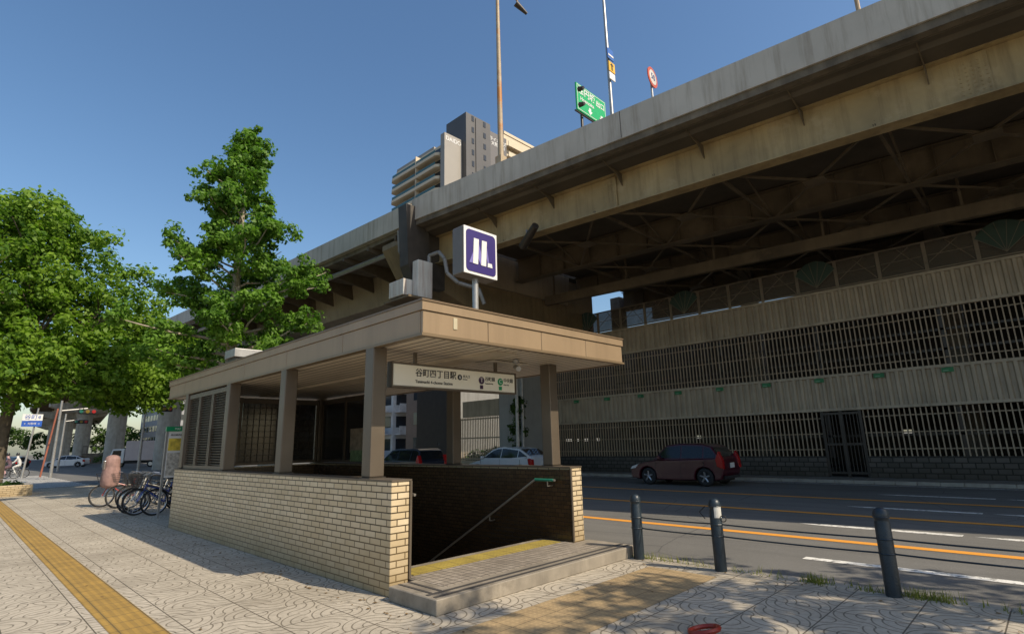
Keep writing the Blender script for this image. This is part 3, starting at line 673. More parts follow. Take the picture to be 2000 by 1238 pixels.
G.obj('gate',dkbr,W)
meshm=glassmat('bronze_mesh_panel',(.10,.08,.055),.72,.6); fanm=glassmat('green_fan_panel',(.045,.085,.06),.8,.6)
T0,T1=7.25,8.35
fr=MB(); y=FY0-.6; i=0; pw=1.45
while y<FY1-pw:
    b=MB(); b.box(FW+.02,FW+.03,y+.06,y+pw-.06,T0+.05,T1-.05); b.obj('mesh_panel',meshm,W)
    for q in (y+.03,y+pw-.03): fr.box(FW-.01,FW+.05,q-.03,q+.03,7.2,T1)
    fr.box(FW-.01,FW+.05,y+.06,y+pw-.06,T0,T0+.05); fr.box(FW-.01,FW+.05,y+.06,y+pw-.06,T1-.05,T1)
    if i%4==2:
        c0=(y+pw/2,T0+.12); pts=[c0]+[(c0[0]+.9*math.cos(a),c0[1]+1.12*math.sin(a)) for a in [math.radians(35+k*11) for k in range(11)]]
        f=MB(); f.prism(pts,'x',FW-.06,FW-.04); f.obj('fan_ornament',fanm,W)
        for k in range(6):
            a=math.radians(35+k*22); fr.cyl((FW-.07,c0[0],c0[1]),(FW-.07,c0[0]+.89*math.cos(a),c0[1]+1.1*math.sin(a)),.012,n=4)
    else:
        fr.cyl((FW,y+.1,T0+.1),(FW,y+pw*.55,T1-.1),.014,n=4); fr.cyl((FW,y+.45,T1-.1),(FW,y+pw-.1,T0+.3),.014,n=4); fr.cyl((FW,y+.1,T0+.55),(FW,y+pw-.1,T0+.55),.012,n=4)
    y+=pw; i+=1
fr.obj('panel_frame',M('panel_frame_brown',(.2,.16,.11),.5),W)
for k in range(9):
    y=2.4+2.02*k
    g=thing('green_sign_plate','small green and white plate on the ribbed band','sign',(FW-.1,y,3.6),'plates along the ribbed band')
    b=MB(); b.box(FW-.13,FW-.11,y-.17,y+.17,3.57,3.73); b.obj('plate',M('green_plate',(.02,.17,.055),.5),g)
    b=MB(); b.box(FW-.137,FW-.131,y-.03,y+.13,3.61,3.64); b.obj('plate_mark',M('plate_pale',(.2,.35,.22),.5),g)
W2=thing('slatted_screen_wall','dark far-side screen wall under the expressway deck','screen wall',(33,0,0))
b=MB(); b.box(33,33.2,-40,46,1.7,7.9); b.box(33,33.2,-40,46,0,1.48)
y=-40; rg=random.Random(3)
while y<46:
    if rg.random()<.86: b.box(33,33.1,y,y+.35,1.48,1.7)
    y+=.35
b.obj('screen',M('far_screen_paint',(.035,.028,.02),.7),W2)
b=MB(); b.box(24.4,32.9,-26,22,3.0,3.3); tag(b.obj('parking_deck',concd),'concrete upper parking deck behind the slatted screen','parking deck')
for y in (-6,2,10,18):
    b=MB(); b.box(28,28.7,y,y+.7,0,2.99); b.box(28,28.7,y,y+.7,3.31,10.2); tag(b.obj('deck_support_column',concd,bevel=.03),'square concrete support column under the expressway','column','support columns under the expressway')
b=MB(); b.prism([(24.8,0),(52,0),(52,8.2),(44,10.8),(24.8,10.2)],'y',30.0,30.3); tag(b.obj('ramp_wall',M('pale_ramp',(.25,.25,.24),.8,0,.1,1,streak=.3)),'pale grey concrete ramp wall rising beyond the expressway pier','ramp wall')
F2=thing('boundary_fence','dark vertical bar fence beside the road','fence',(22.5,26,0))
b=MB(); y=23.2
while y<28.4: b.box(23.9,23.94,y,y+.05,.5,3.2); y+=.16
for z in (.6,1.9,3.1): b.box(23.88,23.96,23,28.5,z-.04,z+.04)
b.box(23.8,24.05,23,28.5,0,.5); b.obj('fence_bars',slat,F2)
b=MB(); b.box(24.2,24.5,23,28.5,3.25,4.3); b.obj('fence_panel',ribm,F2)
# ------------------------------------------------------------ trees
def foliage(clumps,per,size):
    N=len(clumps)*per
    C=np.repeat(np.array([c[0] for c in clumps]),per,0); R=np.repeat(np.array([c[1] for c in clumps]),per,0)[:,None]
    d=rng.normal(size=(N,3)); d/=np.linalg.norm(d,axis=1)[:,None]
    rr=rng.random((N,1))**.45
    P=C+d*R*rr*np.array([[1,1,.75]])
    nrm=d*.8+rng.normal(size=(N,3))*.5+np.array([0,-.15,.55]); nrm/=np.linalg.norm(nrm,axis=1)[:,None]
    a=np.cross(nrm,rng.normal(size=(N,3))); a/=np.linalg.norm(a,axis=1)[:,None]; bb=np.cross(nrm,a)
    s=size*(.6+.8*rng.random((N,1)))
    v=np.stack([P-a*s*.5,P-bb*s*.32+nrm*s*.08,P+a*s*.5,P+bb*s*.32+nrm*s*.08],1).reshape(-1,3)
    me=bpy.data.meshes.new('leaves'); me.vertices.add(4*N); me.vertices.foreach_set('co',v.ravel())
    me.loops.add(4*N); me.loops.foreach_set('vertex_index',np.arange(4*N)); me.polygons.add(N)
    me.polygons.foreach_set('loop_start',np.arange(0,4*N,4)); me.polygons.foreach_set('loop_total',np.full(N,4)); me.update(calc_edges=True); me.validate()
    return me
bark=M('bark',(.10,.08,.055),.9,0,.35,5,bmp=.8,bscale=25); barkp=M('pale_bark',(.34,.29,.22),.9,0,.3,5,bmp=.7,bscale=25)
def tree(name,label,base,trunkpts,branches,clumps,per,size,lm,bm_,group=None,cat='tree'):
    T=thing(name,label,cat,base,group)
    b=MB()
    for (p0,r0_),(p1,r1_) in zip(trunkpts[:-1],trunkpts[1:]): b.cyl(p0,p1,r0_,r1_,n=10)
    b.obj('trunk',bm_,T,smooth=True)
    b=MB()
    for pts,ra,rb in branches:
        n=len(pts)-1
        for i in range(n): b.cyl(pts[i],pts[i+1],ra+(rb-ra)*i/n,ra+(rb-ra)*(i+1)/n,n=6,caps=False)
    b.obj('branches',bm_,T,smooth=True)
    me=foliage(clumps,per,size); me.materials.append(lm); o=bpy.data.objects.new('crown',me); COL.objects.link(o); par(o,T); return T
def broad(base,cen,lobes,nper,cl,per,size,lm,label,trunktop,name='camphor_tree',group=None,r=.35,cat='tree'):
    cl_=[];br=[]
    for lc,lr in lobes:
        lc=Vector(lc)
        for i in range(nper):
            d=Vector((random.gauss(0,1),random.gauss(0,1),random.gauss(0.15,1))).normalized()
            rr=random.uniform(.62,1.06) if random.random()<.8 else random.uniform(.2,.6)
            q=lc+Vector((d.x*lr[0],d.y*lr[1],d.z*lr[2]))*rr
            cl_.append((tuple(q),cl*random.uniform(.6,1.25)))
            if i%9==0:
                q2=lc.lerp(q,.75); m1=Vector(trunktop).lerp(lc,.7); m2=lc.lerp(q,.4)+Vector((0,0,-.2)); br.append(([trunktop,tuple(m1),tuple(m2),tuple(q2)],.11*r/.35,.015))
    bp=Vector(base); tt=Vector(trunktop)
    tp=[(tuple(bp),r*1.3),(tuple(bp.lerp(tt,.15)+Vector((.05,.05,0))),r),(tuple(bp.lerp(tt,.6)+Vector((-.1,.1,0))*r),r*.8),(tuple(tt),r*.6),(cen,.12*r/.35)]
    return tree(name,label,base,tp,br,cl_,per,size,lm,bark,group,cat)
leafA=leafmat('camphor_leaf',(.06,.14,.016),(.22,.34,.035),.42); leafB=leafmat('ginkgo_leaf',(.05,.13,.018),(.19,.33,.045),.42); leafC=leafmat('dark_leaf',(.025,.06,.012),(.08,.14,.025))
lob=[((1.8,32.6,10.4),(3.2,3.0,3.2)),((-.5,31.5,8.6),(3.0,3,2.8)),((4.5,33.0,8.4),(2.9,2.8,2.7)),((2.2,31.8,7.2),(3.4,3,2.6)),((6.0,34.0,6.9),(2.7,2.6,2.3)),((-1.2,31.5,6.3),(2.8,2.8,2.2)),((3.4,31.0,5.3),(2.8,2.6,1.5)),((1.0,30.6,4.7),(2.8,2.4,1.4)),((-4,31.0,8),(3,3,3.2)),((7.9,34.5,6.0),(2.3,2.3,2.1)),((1.6,33,12.0),(1.8,1.7,1.6)),((6.2,32.5,4.7),(2.2,2.0,1.2))]
broad((1.5,31.5,0),(1.5,32.5,9),lob,115,.62,62,.21,leafA,'broad evergreen tree with dense sunlit crown in a brick planter',(1.7,31.6,4.2),r=.3)
gx,gy=7.0,21.6
cl_=[];br=[]
zz=4.2; k=0
while zz<14.0:
    t=(zz-4.2)/9.8
    Lm=np.interp(t,[0,.12,.35,.47,.55,.65,.8,.93,1],[2.7,3.5,3.1,2.0,1.6,1.7,1.3,.75,.25])
    for j in range(3):
        a=k*2.4+random.uniform(-.4,.4); k+=1
        Lb=Lm*random.uniform(.55,1.15); rise=random.uniform(.15,.7)
        p0=Vector((gx,gy,zz)); d=Vector((math.cos(a),math.sin(a),rise)); pts=[p0]
        for q in range(1,5): pts.append(p0+d*Lb*q/4+Vector((random.uniform(-.1,.1),random.uniform(-.1,.1),-.06*q+random.uniform(0,.15))))
        br.append(([tuple(x) for x in pts],.055*(1.3-t),.012))
        nc=int(4+Lb*4.4)
        for q in range(nc):
            u=random.uniform(.35,1.05); i0=min(3,int(u*4)); pp=pts[i0].lerp(pts[i0+1],u*4-i0)
            cl_.append((tuple(pp+Vector((random.gauss(0,.2),random.gauss(0,.2),random.gauss(.08,.2)))),random.uniform(.18,.40)))
    zz+=.38
for i in range(8): cl_.append(((gx+random.gauss(0,.1),gy+random.gauss(0,.1),13.6+i*.13),.17))
tree('ginkgo_tree','tall ginkgo street tree with open layered green crown',(gx,gy,0),[((gx,gy,0),.27),((gx+.05,gy,4),.21),((gx-.05,gy,9),.12),((gx,gy,14.3),.03)],br,cl_,56,.155,leafB,barkp)
lob=[((9.8,30,5.2),(2.2,2.2,1.5))]
broad((9.6,30.5,0),(9.8,30.5,5),lob,60,.5,55,.2,leafC,'dark leafy street tree below the expressway',(9.7,30.4,3.6),'street_tree',r=.2)
lob=[((7.2,-4.8,6.2),(2.4,2.0,1.7)),((6.0,-5.6,7.4),(2.0,2.0,1.4)),((8.6,-6.2,7.6),(2.4,2.2,1.6)),((6.6,-3.9,5.0),(1.7,1.2,.9))]
broad((6.3,-5.6,0),(6.6,-5.2,6),lob,24,.42,60,.17,leafB,'street tree at the kerb casting dappled shade',(6.4,-5.4,3.9),'street_tree',r=.2)
lob=[((21.4,20.6,2.2),(.5,.5,1.2)),((21.2,20.4,3.4),(.4,.4,.6))]
broad((21.3,20.5,0),(21.3,20.5,3),lob,26,.22,40,.13,leafC,'small shrub growing beside the pale pier',(21.3,20.5,1.5),'shrub',r=.04,cat='shrub')
def mass(name,label,boxes,per,cl,size,lm):
    c=[]
    for x0,x1,y0,y1,z1,n in boxes:
        for i in range(n):
            x=random.uniform(x0,x1);y=random.uniform(y0,y1); c.append(((x,y,z1*math.sqrt(random.random())*random.uniform(.6,1.05)),cl*random.uniform(.7,1.3)))
    me=foliage(c,per,size); me.materials.append(lm); o=bpy.data.objects.new(name,me); COL.objects.link(o); o['kind']='stuff'; o['label']=label; return o
mass('distant_trees','dark green belt of distant trees across the junction',[(-30,8,165,180,5,130),(10,60,190,205,9,160),(-80,-30,150,170,7,80)],50,1.5,.75,leafC)
mass('hedge','clipped dark hedge along the junction median',[(15,44,97,100,1.4,110),(24.3,26,23,28.5,1.2,40)],40,.5,.25,leafC)
def planter(x0,x1,y0,y1,lab):
    P=thing('brick_planter',lab,'planter',((x0+x1)/2,(y0+y1)/2,0))
    b=MB(); 
    for a in ((x0,x1,y0,y0+.25),(x0,x1,y1-.25,y1),(x0,x0+.25,y0+.25,y1-.25),(x1-.25,x1,y0+.25,y1-.25)): b.box(*a,0,.42)
    b.obj('planter_wall',brick,P); b=MB(); b.box(x0+.25,x1-.25,y0+.25,y1-.25,0,.34); b.obj('soil',M('soil',(.06,.045,.03),.95),P)
    c=[((random.uniform(x0+.3,x1-.3),random.uniform(y0+.3,y1-.3),.42),.14) for _ in range(60)]
    me=foliage(c,30,.1); me.materials.append(leafC); o=bpy.data.objects.new('ground_cover',me); COL.objects.link(o); par(o,P)
planter(-1.5,2.7,29.8,33.2,'low brick planter at the foot of the tree')
# ------------------------------------------------------------ cars
tyre=M('tyre_rubber',(.018,.018,.018),.8); rimm=M('alloy_rim',(.5,.5,.5),.3,.7,.05); cglass=M('car_glass',(.012,.014,.016),.06,0,.1,spec=.5)
redl=M('tail_light_red',(.35,.01,.01),.2); headl=M('headlight_clear',(.6,.62,.62),.1); plast=M('black_plastic',(.025,.025,.026),.6); plate=M('number_plate',(.7,.7,.66),.5)
def carpaint(n,c,metal=.3,coat=.5): 
    m=M(n,c,.3,metal,.04,1); m.node_tree.nodes['Principled BSDF'].inputs['Coat Weight'].default_value=coat
    return m
def car(name,label,cat,L,Wd,Ht,kind,pm,loc,rotz=0,group=None):
    C=thing(name,label,cat,loc,group,world=False); C.rotation_euler=(0,0,rotz)
    hl=L/2; hw=Wd/2; R=.31; yf=hl-.82; yr=-hl+.68; ar=.365
    belt=Ht*.62
    if kind=='hatch':
        top=[(-hl+.02,.45),(-hl,.62),(-hl+.06,.86),(-hl+.1,belt+.04),(-hl*.3,belt),(hl*.36,belt-.03),(hl*.62,belt-.10),(hl*.88,belt-.22),(hl-.03,.58),(hl,.42),(hl-.05,.24)]
        gh=[(-hl+.10,belt+.03),(-hl+.42,Ht-.12),(-hl+.75,Ht-.03),(-.25,Ht),(.3,Ht-.05),(hl*.45,belt-.04)]
    elif kind=='sedan':
        top=[(-hl+.02,.45),(-hl,.62),(-hl+.05,.95),(-hl+.15,belt+.12),(-hl*.3,belt+.03),(hl*.42,belt-.04),(hl*.68,belt-.12),(hl*.9,belt-.25),(hl-.03,.56),(hl,.42),(hl-.05,.24)]
        gh=[(-hl+.15,belt+.11),(-hl+.9,Ht-.1),(-.3,Ht),(.1,Ht-.02),(.5,Ht-.12),(hl*.60,belt-.09)]
    else:
        top=[(-hl+.02,.45),(-hl,.62),(-hl+.04,.9),(-hl+.06,belt+.04),(-hl*.3,belt+.02),(hl*.38,belt-.02),(hl*.6,belt-.07),(hl*.9,belt-.18),(hl-.03,.6),(hl,.42),(hl-.05,.24)]
        gh=[(-hl+.06,belt+.03),(-hl+.22,Ht-.1),(-hl+.45,Ht-.01),(-.2,Ht),(.25,Ht-.05),(hl*.46,belt-.04)]
    def arch(c): return [(c+ar*math.cos(a),.30+ar*math.sin(a)) for a in [math.radians(q) for q in (-15,10,35,60,90,120,145,170,195)]]
    prof=top+[(yf+ar+.02,.2)]+arch(yf)[:]+[((yf+yr)/2,.19)]+arch(yr)+[(-hl+.1,.24)]
    b=MB(); n=len(prof)
    def wx(y): 
        t=abs(y)/hl; return hw*(1-.16*max(0,(t-.72)/.28)**1.6)
    vs=[(-wx(y),y,z) for y,z in prof]+[(wx(y),y,z) for y,z in prof]
    b.add(vs,[tuple(range(n)),tuple(range(n,2*n))]+[(i,(i+1)%n,(i+1)%n+n,i+n) for i in range(n)])
    b.obj('body',pm,C,bevel=.045,smooth=True,segs=3)
    zb=belt-.05; ins=lambda z: hw-.05-(z-zb)*.34
    b=MB(); n=len(gh); vs=[(-ins(z),y,z) for y,z in gh]+[(ins(z),y,z) for y,z in gh]
    b.add(vs,[tuple(range(n)),tuple(range(n,2*n))]+[(i,(i+1)%n,(i+1)%n+n,i+n) for i in range(n)]); b.obj('roof',pm,C,bevel=.03,smooth=True,segs=3)
    def topz(y):
        ys=[g[0] for g in gh]; return float(np.interp(y,ys,[g[1] for g in gh]))
    y0=gh[0][0]+.14; y1=gh[-1][0]-.12
    cuts=[y0,y0+(y1-y0)*.20,y0+(y1-y0)*.56,y1]
    for sgn in (-1,1):
        for a,c in zip(cuts[:-1],cuts[1:]):
            a+=.025;c-=.025; low=belt+.045; ys=np.linspace(a,c,6); up_=[(y,max(low+.01,topz(y)-.075)) for y in ys]
            pts=[(a,low),(c,low)]+up_[::-1]
            bb=MB(); bb.poly([(sgn*(ins(z)+.006),y,z) for y,z in pts]); bb.obj('side_window',cglass,C,recalc=False)
    for (pa,pb,nm) in ((gh[-1],gh[-2],'windscreen'),(gh[0],gh[1],'rear_window')):
        dy,dz=pb[0]-pa[0],pb[1]-pa[1]; ln=math.hypot(dy,dz); ny,nz=(dz/ln,-dy/ln)
        if nz<0: ny,nz=-ny,-nz
        q=[(pa[0]+dy*.14+ny*.01,pa[1]+dz*.14+nz*.01),(pa[0]+dy*.94+ny*.01,pa[1]+dz*.94+nz*.01)]
        wa,wb=ins(q[0][1])-.07,ins(q[1][1])-.07
        bb=MB(); bb.poly([(-wa,*q[0]),(wa,*q[0]),(wb,*q[1]),(-wb,*q[1])]); bb.obj(nm,cglass,C,recalc=False)
    b=MB(); b.box(-hw+.24,hw-.24,-hl+.2,hl-.2,.17,.62); b.obj('underbody',black,C)
    for sx in (-1,1):
        for y in (yf,yr):
            wE=bpy.data.objects.new('wheel',None); COL.objects.link(wE); wE.parent=C; x=sx*(hw-.12); wE.location=(x,y,R)
            t=MB(); t.torus((0,0,0),(1,0,0),R-.085,.095,28,10); t.obj('tyre',tyre,wE,smooth=True)
            t=MB(); t.cyl((-.05*sx,0,0),(.045*sx,0,0),R-.13,n=24)
            for k in range(5):
                a=k*2*pi/5+.3; t.cyl((.065*sx,0,0),(.075*sx,(R-.12)*math.cos(a),(R-.12)*math.sin(a)),.035,.028,n=6)
            t.torus((.06*sx,0,0),(1,0,0),R-.115,.022,24,6); t.cyl((.05*sx,0,0),(.09*sx,0,0),.05,n=12)
            t.obj('rim',[rimm],wE,smooth=True)
            t=MB(); t.cyl((.050*sx,0,0),(.058*sx,0,0),R-.14,n=24); t.obj('brake_disc',black,wE)
    for sx in (-1,1):
        xs=sx*(hw-.03)
        b=MB(); zt=belt-.02
        b.prism([(-hl-.012,zt-.3),(-hl-.0,zt-.02),(-hl+.12,zt+(.3 if kind!='sedan' else .05)),(-hl+.24,zt+(.02)),(-hl+.2,zt-.22)],'x',min(xs,xs-sx*.2),max(xs,xs-sx*.2)); b.obj('tail_light',redl,C,bevel=.015)
        b=MB(); b.prism([(hl-.42,belt-.16),(hl-.12,.66),(hl-.03,.56),(hl-.28,.60)],'x',min(xs*.97,xs*.97-sx*.34),max(xs*.97,xs*.97-sx*.34)); b.obj('headlight',headl,C,bevel=.01)
        b=MB(); b.box(min(sx*hw,sx*(hw+.17)),max(sx*hw,sx*(hw+.17)),gh[-1][0]-.42,gh[-1][0]-.30,belt+.0,belt+.14); b.obj('side_mirror',pm,C,bevel=.03)
        for y in (cuts[2]-.2,cuts[1]+.0):
            b=MB(); b.box(min(sx*(hw+.0),sx*(hw+.022)),max(sx*(hw+.0),sx*(hw+.022)),y,y+.16,belt-.12,belt-.095); b.obj('door_handle',pm,C)
        b=MB()
        for y in (cuts[0]+.42,cuts[2],cuts[3]-.02): b.box(min(sx*(hw-.01),sx*(hw+.002)),max(sx*(hw-.01),sx*(hw+.002)),y-.005,y+.005,.3,belt-.03)
        b.obj('door_seam',black,C)
    b=MB(); b.box(-.17,.17,-hl-.02,-hl-.004,.62,.79); b.obj('number_plate',plate,C)
    b=MB(); b.box(-.6,.6,-hl-.01,-hl+.05,.26,.36); b.obj('rear_bumper',plast,C)
    b=MB(); b.box(-.5,.5,hl-.03,hl+.008,.3,.46); b.obj('front_grille',plast,C)
    return C
car('parked_car','dark red compact hatchback stopped by the far kerb','car',3.75,1.66,1.48,'hatch',carpaint('maroon_paint',(.05,.002,.009),0,.25),(19.75,10.4,RZ))
car('parked_car','white fastback sedan by the far kerb','car',4.45,1.73,1.47,'sedan',carpaint('pearl_white_paint',(.6,.61,.62),0),(19.75,19.7,RZ))
car('moving_car','dark blue estate car driving away along the road','car',4.4,1.74,1.50,'wagon',carpaint('dark_blue_paint',(.012,.018,.035)),(15.9,23.0,RZ))
car('moving_car','white sedan crossing the junction','car',4.4,1.7,1.45,'sedan',carpaint('pearl_white_paint',(.6,.61,.62),0),(10.9,89,RZ),math.radians(60))
car('moving_car','dark car waiting beyond the junction','car',4.4,1.7,1.45,'sedan',carpaint('black_car_paint',(.01,.01,.012)),(6.5,97,RZ),math.radians(20))
TR=thing('box_truck','pinkish white box truck crossing the junction','truck',(15.3,74,RZ),world=False); TR.rotation_euler=(0,0,math.radians(62))
cream=M('truck_box_paint',(.55,.46,.43),.5,0,.05)
b=MB(); b.box(-.95,.95,-2.4,1.0,.75,2.85); b.obj('cargo_box',cream,TR,bevel=.03)
b=MB(); b.prism([(1.1,.5),(2.5,.5),(2.5,1.2),(2.25,2.0),(1.1,2.05)],'x',-.85,.85); b.obj('cab',whitep,TR,bevel=.06)
b=MB(); b.poly([(-.75,2.51,1.25),(.75,2.51,1.25),(.7,2.30,1.93),(-.7,2.30,1.93)]); b.obj('windscreen',cglass,TR,recalc=False)
for sx in (-1,1): b=MB(); b.poly([(sx*.857,1.4,1.25),(sx*.857,2.3,1.25),(sx*.857,2.15,1.85),(sx*.857,1.4,1.85)]); b.obj('cab_window',cglass,TR,recalc=False)
b=MB(); b.box(-.7,.7,-2.3,2.4,.45,.72); b.obj('chassis',black,TR)
for sx in (-1,1):
    for y in (-1.5,1.8):
        t=MB(); t.torus((sx*.75,y,.36),(1,0,0),.25,.11,20,8); t.cyl((sx*.68,y,.36),(sx*.84,y,.36),.2,n=16,mi=1); t.obj('wheel',[tyre,rimm],TR,smooth=True)
# ------------------------------------------------------------ bicycles
bkm=M('bike_black',(.02,.02,.022),.35); chrome=M('bike_chrome',(.45,.45,.45),.3,.9); 
def bicycle(label,frame):
    B=thing('bicycle',label,'bicycle',(0,0,0),'bicycles parked on the pavement',world=False)
    r_=.33
    for y,nm in ((-.53,'wheel'),(.55,'wheel')):
        t=MB(); t.torus((0,y,r_),(1,0,0),r_-.02,.02,28,6); t.torus((0,y,r_),(1,0,0),r_-.045,.01,28,4,mi=1)
        for k in range(14): a=k*2*pi/14; t.cyl((0,y,r_),(0,y+(r_-.04)*math.cos(a),r_+(r_-.04)*math.sin(a)),.0025,n=3,mi=1)
        t.cyl((-.05,y,r_),(.05,y,r_),.02,n=8,mi=1); t.obj(nm,[tyre,chrome],B,smooth=True)
    t=MB(); bb=(0,-.08,.28); st=(0,-.24,.78)
    t.tube([bb,(0,.38,.62)],.019); t.tube([bb,st],.016); t.tube([(0,.36,.72),(0,-.17,.55)],.016)
    for x in (-.05,.05): t.tube([(x,-.53,r_),(x*.4,-.08,.28)],.009); t.tube([(x,-.53,r_),(x*.3,-.21,.68)],.008); t.tube([(x,.55,r_),(x,.42,.6),(0,.40,.64)],.011)
    t.tube([(0,.41,.6),(0,.33,.86)],.017); t.obj('frame',frame,B,smooth=True)
    t=MB(); t.tube([(-.28,.12,1.0),(-.2,.24,1.02),(-.05,.33,.96),(.05,.33,.96),(.2,.24,1.02),(.28,.12,1.0)],.012); t.tube([(0,.33,.84),(0,.33,.96)],.014); t.obj('handlebar',chrome,B,smooth=True)
    t=MB(); t.prism([(-.09,-.40),(.09,-.40),(.07,-.26),(.02,-.12),(-.02,-.12),(-.07,-.26)],'z',.86,.93); t.tube([st,(0,-.27,.86)],.013); t.obj('saddle',tyre,B,bevel=.015)
    t=MB(); t.torus((0,-.08,.28),(1,0,0),.08,.008,18,4); t.cyl((-.13,-.08,.28),(.13,-.08,.28),.012); t.box(-.17,-.09,-.12,-.04,.12,.14); t.box(.09,.17,-.12,-.04,.42,.44); t.tube([(.1,-.08,.28),(.11,-.08,.43)],.01); t.tube([(-.1,-.08,.28),(-.11,-.08,.13)],.01); t.obj('crank',chrome,B)
    for y in (-.53,.55):
        t=MB(); pts=[(0,y+(r_+.03)*math.cos(a),r_+(r_+.03)*math.sin(a)) for a in [math.radians(q) for q in range(20,175,18)]]
        for a,c in zip(pts[:-1],pts[1:]): t.add([(-.025,*a[1:]),(.025,*a[1:]),(.025,*c[1:]),(-.025,*c[1:])],[(0,1,2,3)])
        t.obj('mudguard',chrome,B,recalc=False)
    t=MB()
    for z in np.linspace(.72,.98,6):
        w_=.13+(z-.72)*.2; t.tube([(-w_,.47,z),(w_,.47,z),(w_,.47+.2+(z-.72)*.3,z),(-w_,.47+.2+(z-.72)*.3,z),(-w_,.47,z)],.004,n=4)
    for x in np.linspace(-1,1,7):
        t.cyl((x*.13,.47,.72),(x*.18,.47,.98),.003,n=4); t.cyl((x*.13,.67,.72),(x*.18,.75,.98),.003,n=4)
    t.obj('basket',tyre,B)
    t=MB(); t.box(-.08,.08,-.75,-.38,.70,.715); t.tube([(0,-.6,.7),(.05,-.55,.35)],.006); t.obj('rear_rack',chrome,B)
    return B
blue=M('bike_blue',(.02,.06,.3),.3); redb=M('bike_red',(.35,.03,.02),.3); silver=M('bike_silver',(.5,.5,.5),.3,.5); org=M('bike_white',(.6,.58,.5),.35)
A=bicycle('black city bicycle with wire basket parked beside the entrance',bkm)
A.location=(4.5,16.9,0); A.rotation_euler=(0,0,math.radians(98))
defs=[(17.35,'blue city bicycle with wire basket parked in the row',blue,92),(17.85,'silver city bicycle with wire basket parked in the row',silver,86),(18.35,'black city bicycle with wire basket parked beside the entrance',bkm,95),(18.9,'cream city bicycle with wire basket parked in the row',org,99),(19.4,'black city bicycle with wire basket parked beside the entrance',bkm,90),(20.0,'black city bicycle with wire basket parked beside the entrance',bkm,94),(20.8,'red city bicycle carrying a covered child seat',redb,84)]
for y,lab,c,an in defs: dup(A,((4.4 if y<20.5 else 4.0)+random.uniform(-.2,.1),y,0),math.radians(an),lab,{bkm:c} if c is not bkm else None)
CS=thing('child_seat_cover','pinkish beige rain cover over a bicycle child seat','bicycle seat cover',(3.65,20.8,.8))
m_=lathe([(.0,1.52),(.15,1.50),(.22,1.40),(.22,1.18),(.27,.98),(.25,.72),(.22,.55),(.0,.53)],14)
for i,v_ in enumerate(m_.v): m_.v[i]=(3.65+v_[0]*.95+random.uniform(-.025,.025),20.8+v_[1]*1.15+random.uniform(-.025,.025),v_[2])
cvo=m_.obj('cover',M('dusty_pink_fabric',(.28,.17,.145),.8,0,.3,7,streak=.6,dirt=(.1,.05,.04)),CS,smooth=True); sb=cvo.modifiers.new('s','SUBSURF'); sb.levels=1; sb.render_levels=2
b=MB(); b.box(3.43,3.47,20.65,20.9,1.1,1.35); b.obj('window_patch',M('clear_vinyl',(.2,.17,.15),.2),CS,bevel=.01)
IB=thing('notice_board_stand','white framed area map board with green header on posts','notice board',(4.1,16.0,0))
for x in (3.84,4.27): b=MB(); b.box(x,x+.045,15.95,16.01,0,2.07); b.obj('post',steel,IB)
b=MB(); b.box(3.886,4.268,15.96,16.0,.95,2.07); b.obj('board',whitep,IB)
b=MB(); b.box(3.83,4.33,15.93,16.02,2.075,2.19); b.obj('header',greenp,IB)
b=MB(); b.box(3.91,4.245,15.948,15.956,1.6,1.9); b.obj('map_panel',M('map_yellow',(.6,.45,.06),.5,0,.4,9),IB)
b=MB(); b.box(3.91,4.245,15.948,15.956,1.0,1.55); b.obj('map_panel',M('map_print',(.45,.42,.36),.5,0,.5,14,patch=.6,patchcol=(.5,.12,.1)),IB)
text('MAP',.07,whitep,IB,(4.08,15.926,2.13),FY); text('周辺案内図',.055,ink,IB,(4.08,15.955,1.98),FY)
b=MB(); b.box(4.3,4.8,15.35,15.7,0,.95); tag(b.obj('utility_cabinet',dkbr,bevel=.03),'dark utility cabinet behind the entrance wall','cabinet')
# ------------------------------------------------------------ junction furniture
def signal(loc,L,lab,side=1):
    T=thing('traffic_signal',lab,'traffic light',loc,'traffic signals at the junction')
    x,y,z=loc; b=MB(); b.cyl((x,y,0),(x,y,5.2),.1,.07,n=10); b.tube([(x,y,4.5),(x+side*L,y,4.7)],.04); b.obj('mast',steel,T,smooth=True)
    hx=x+side*L; b=MB(); b.box(hx-.55,hx+.55,y-.12,y+.1,4.3,4.66); b.obj('signal_head',black,T,bevel=.08)
    for k,c in enumerate(((.02,.12,.09),(.2,.14,.02),(.3,.02,.02))):
        b=MB(); b.cyl((hx-.36+.36*k,y-.125,4.48),(hx-.36+.36*k,y-.14,4.48),.12,n=16); b.obj('signal_lens',M('lens%d'%k,c,.3),T)
    return T
signal((5.3,49.5,0),1.5,'horizontal traffic signal on a steel mast at the corner')
signal((9.4,45,0),1.1,'horizontal traffic signal across the junction',1)
signal((7.5,66,0),1.2,'horizontal traffic signal across the junction',1)
DS=thing('intersection_name_sign','white and blue intersection name sign on a mast','sign',(4,51.7,0))
b=MB(); b.cyl((4.0,51.8,0),(4.3,51.8,4.8),.07,.05); b.obj('mast',steel,DS,smooth=True)
b=MB(); b.box(3.5,4.6,51.68,51.72,3.92,4.36); b.obj('sign_board',whitep,DS); b=MB(); b.box(3.5,4.6,51.68,51.72,3.5,3.9); bl_=M('sign_blue',(.02,.09,.4),.4); b.obj('sign_board',bl_,DS)
text('谷町4',.36,bl_,DS,(4.05,51.67,4.14),FY); text('← 大阪城 →',.16,whitep,DS,(4.05,51.67,3.7),FY)
b=MB(); b.cyl((5.0,52,0),(5.4,52,4.8),.06); tag(b.obj('utility_pole',M('rust_red_pole',(.3,.1,.06),.6),smooth=True),'thin rust red pole at the junction','pole')
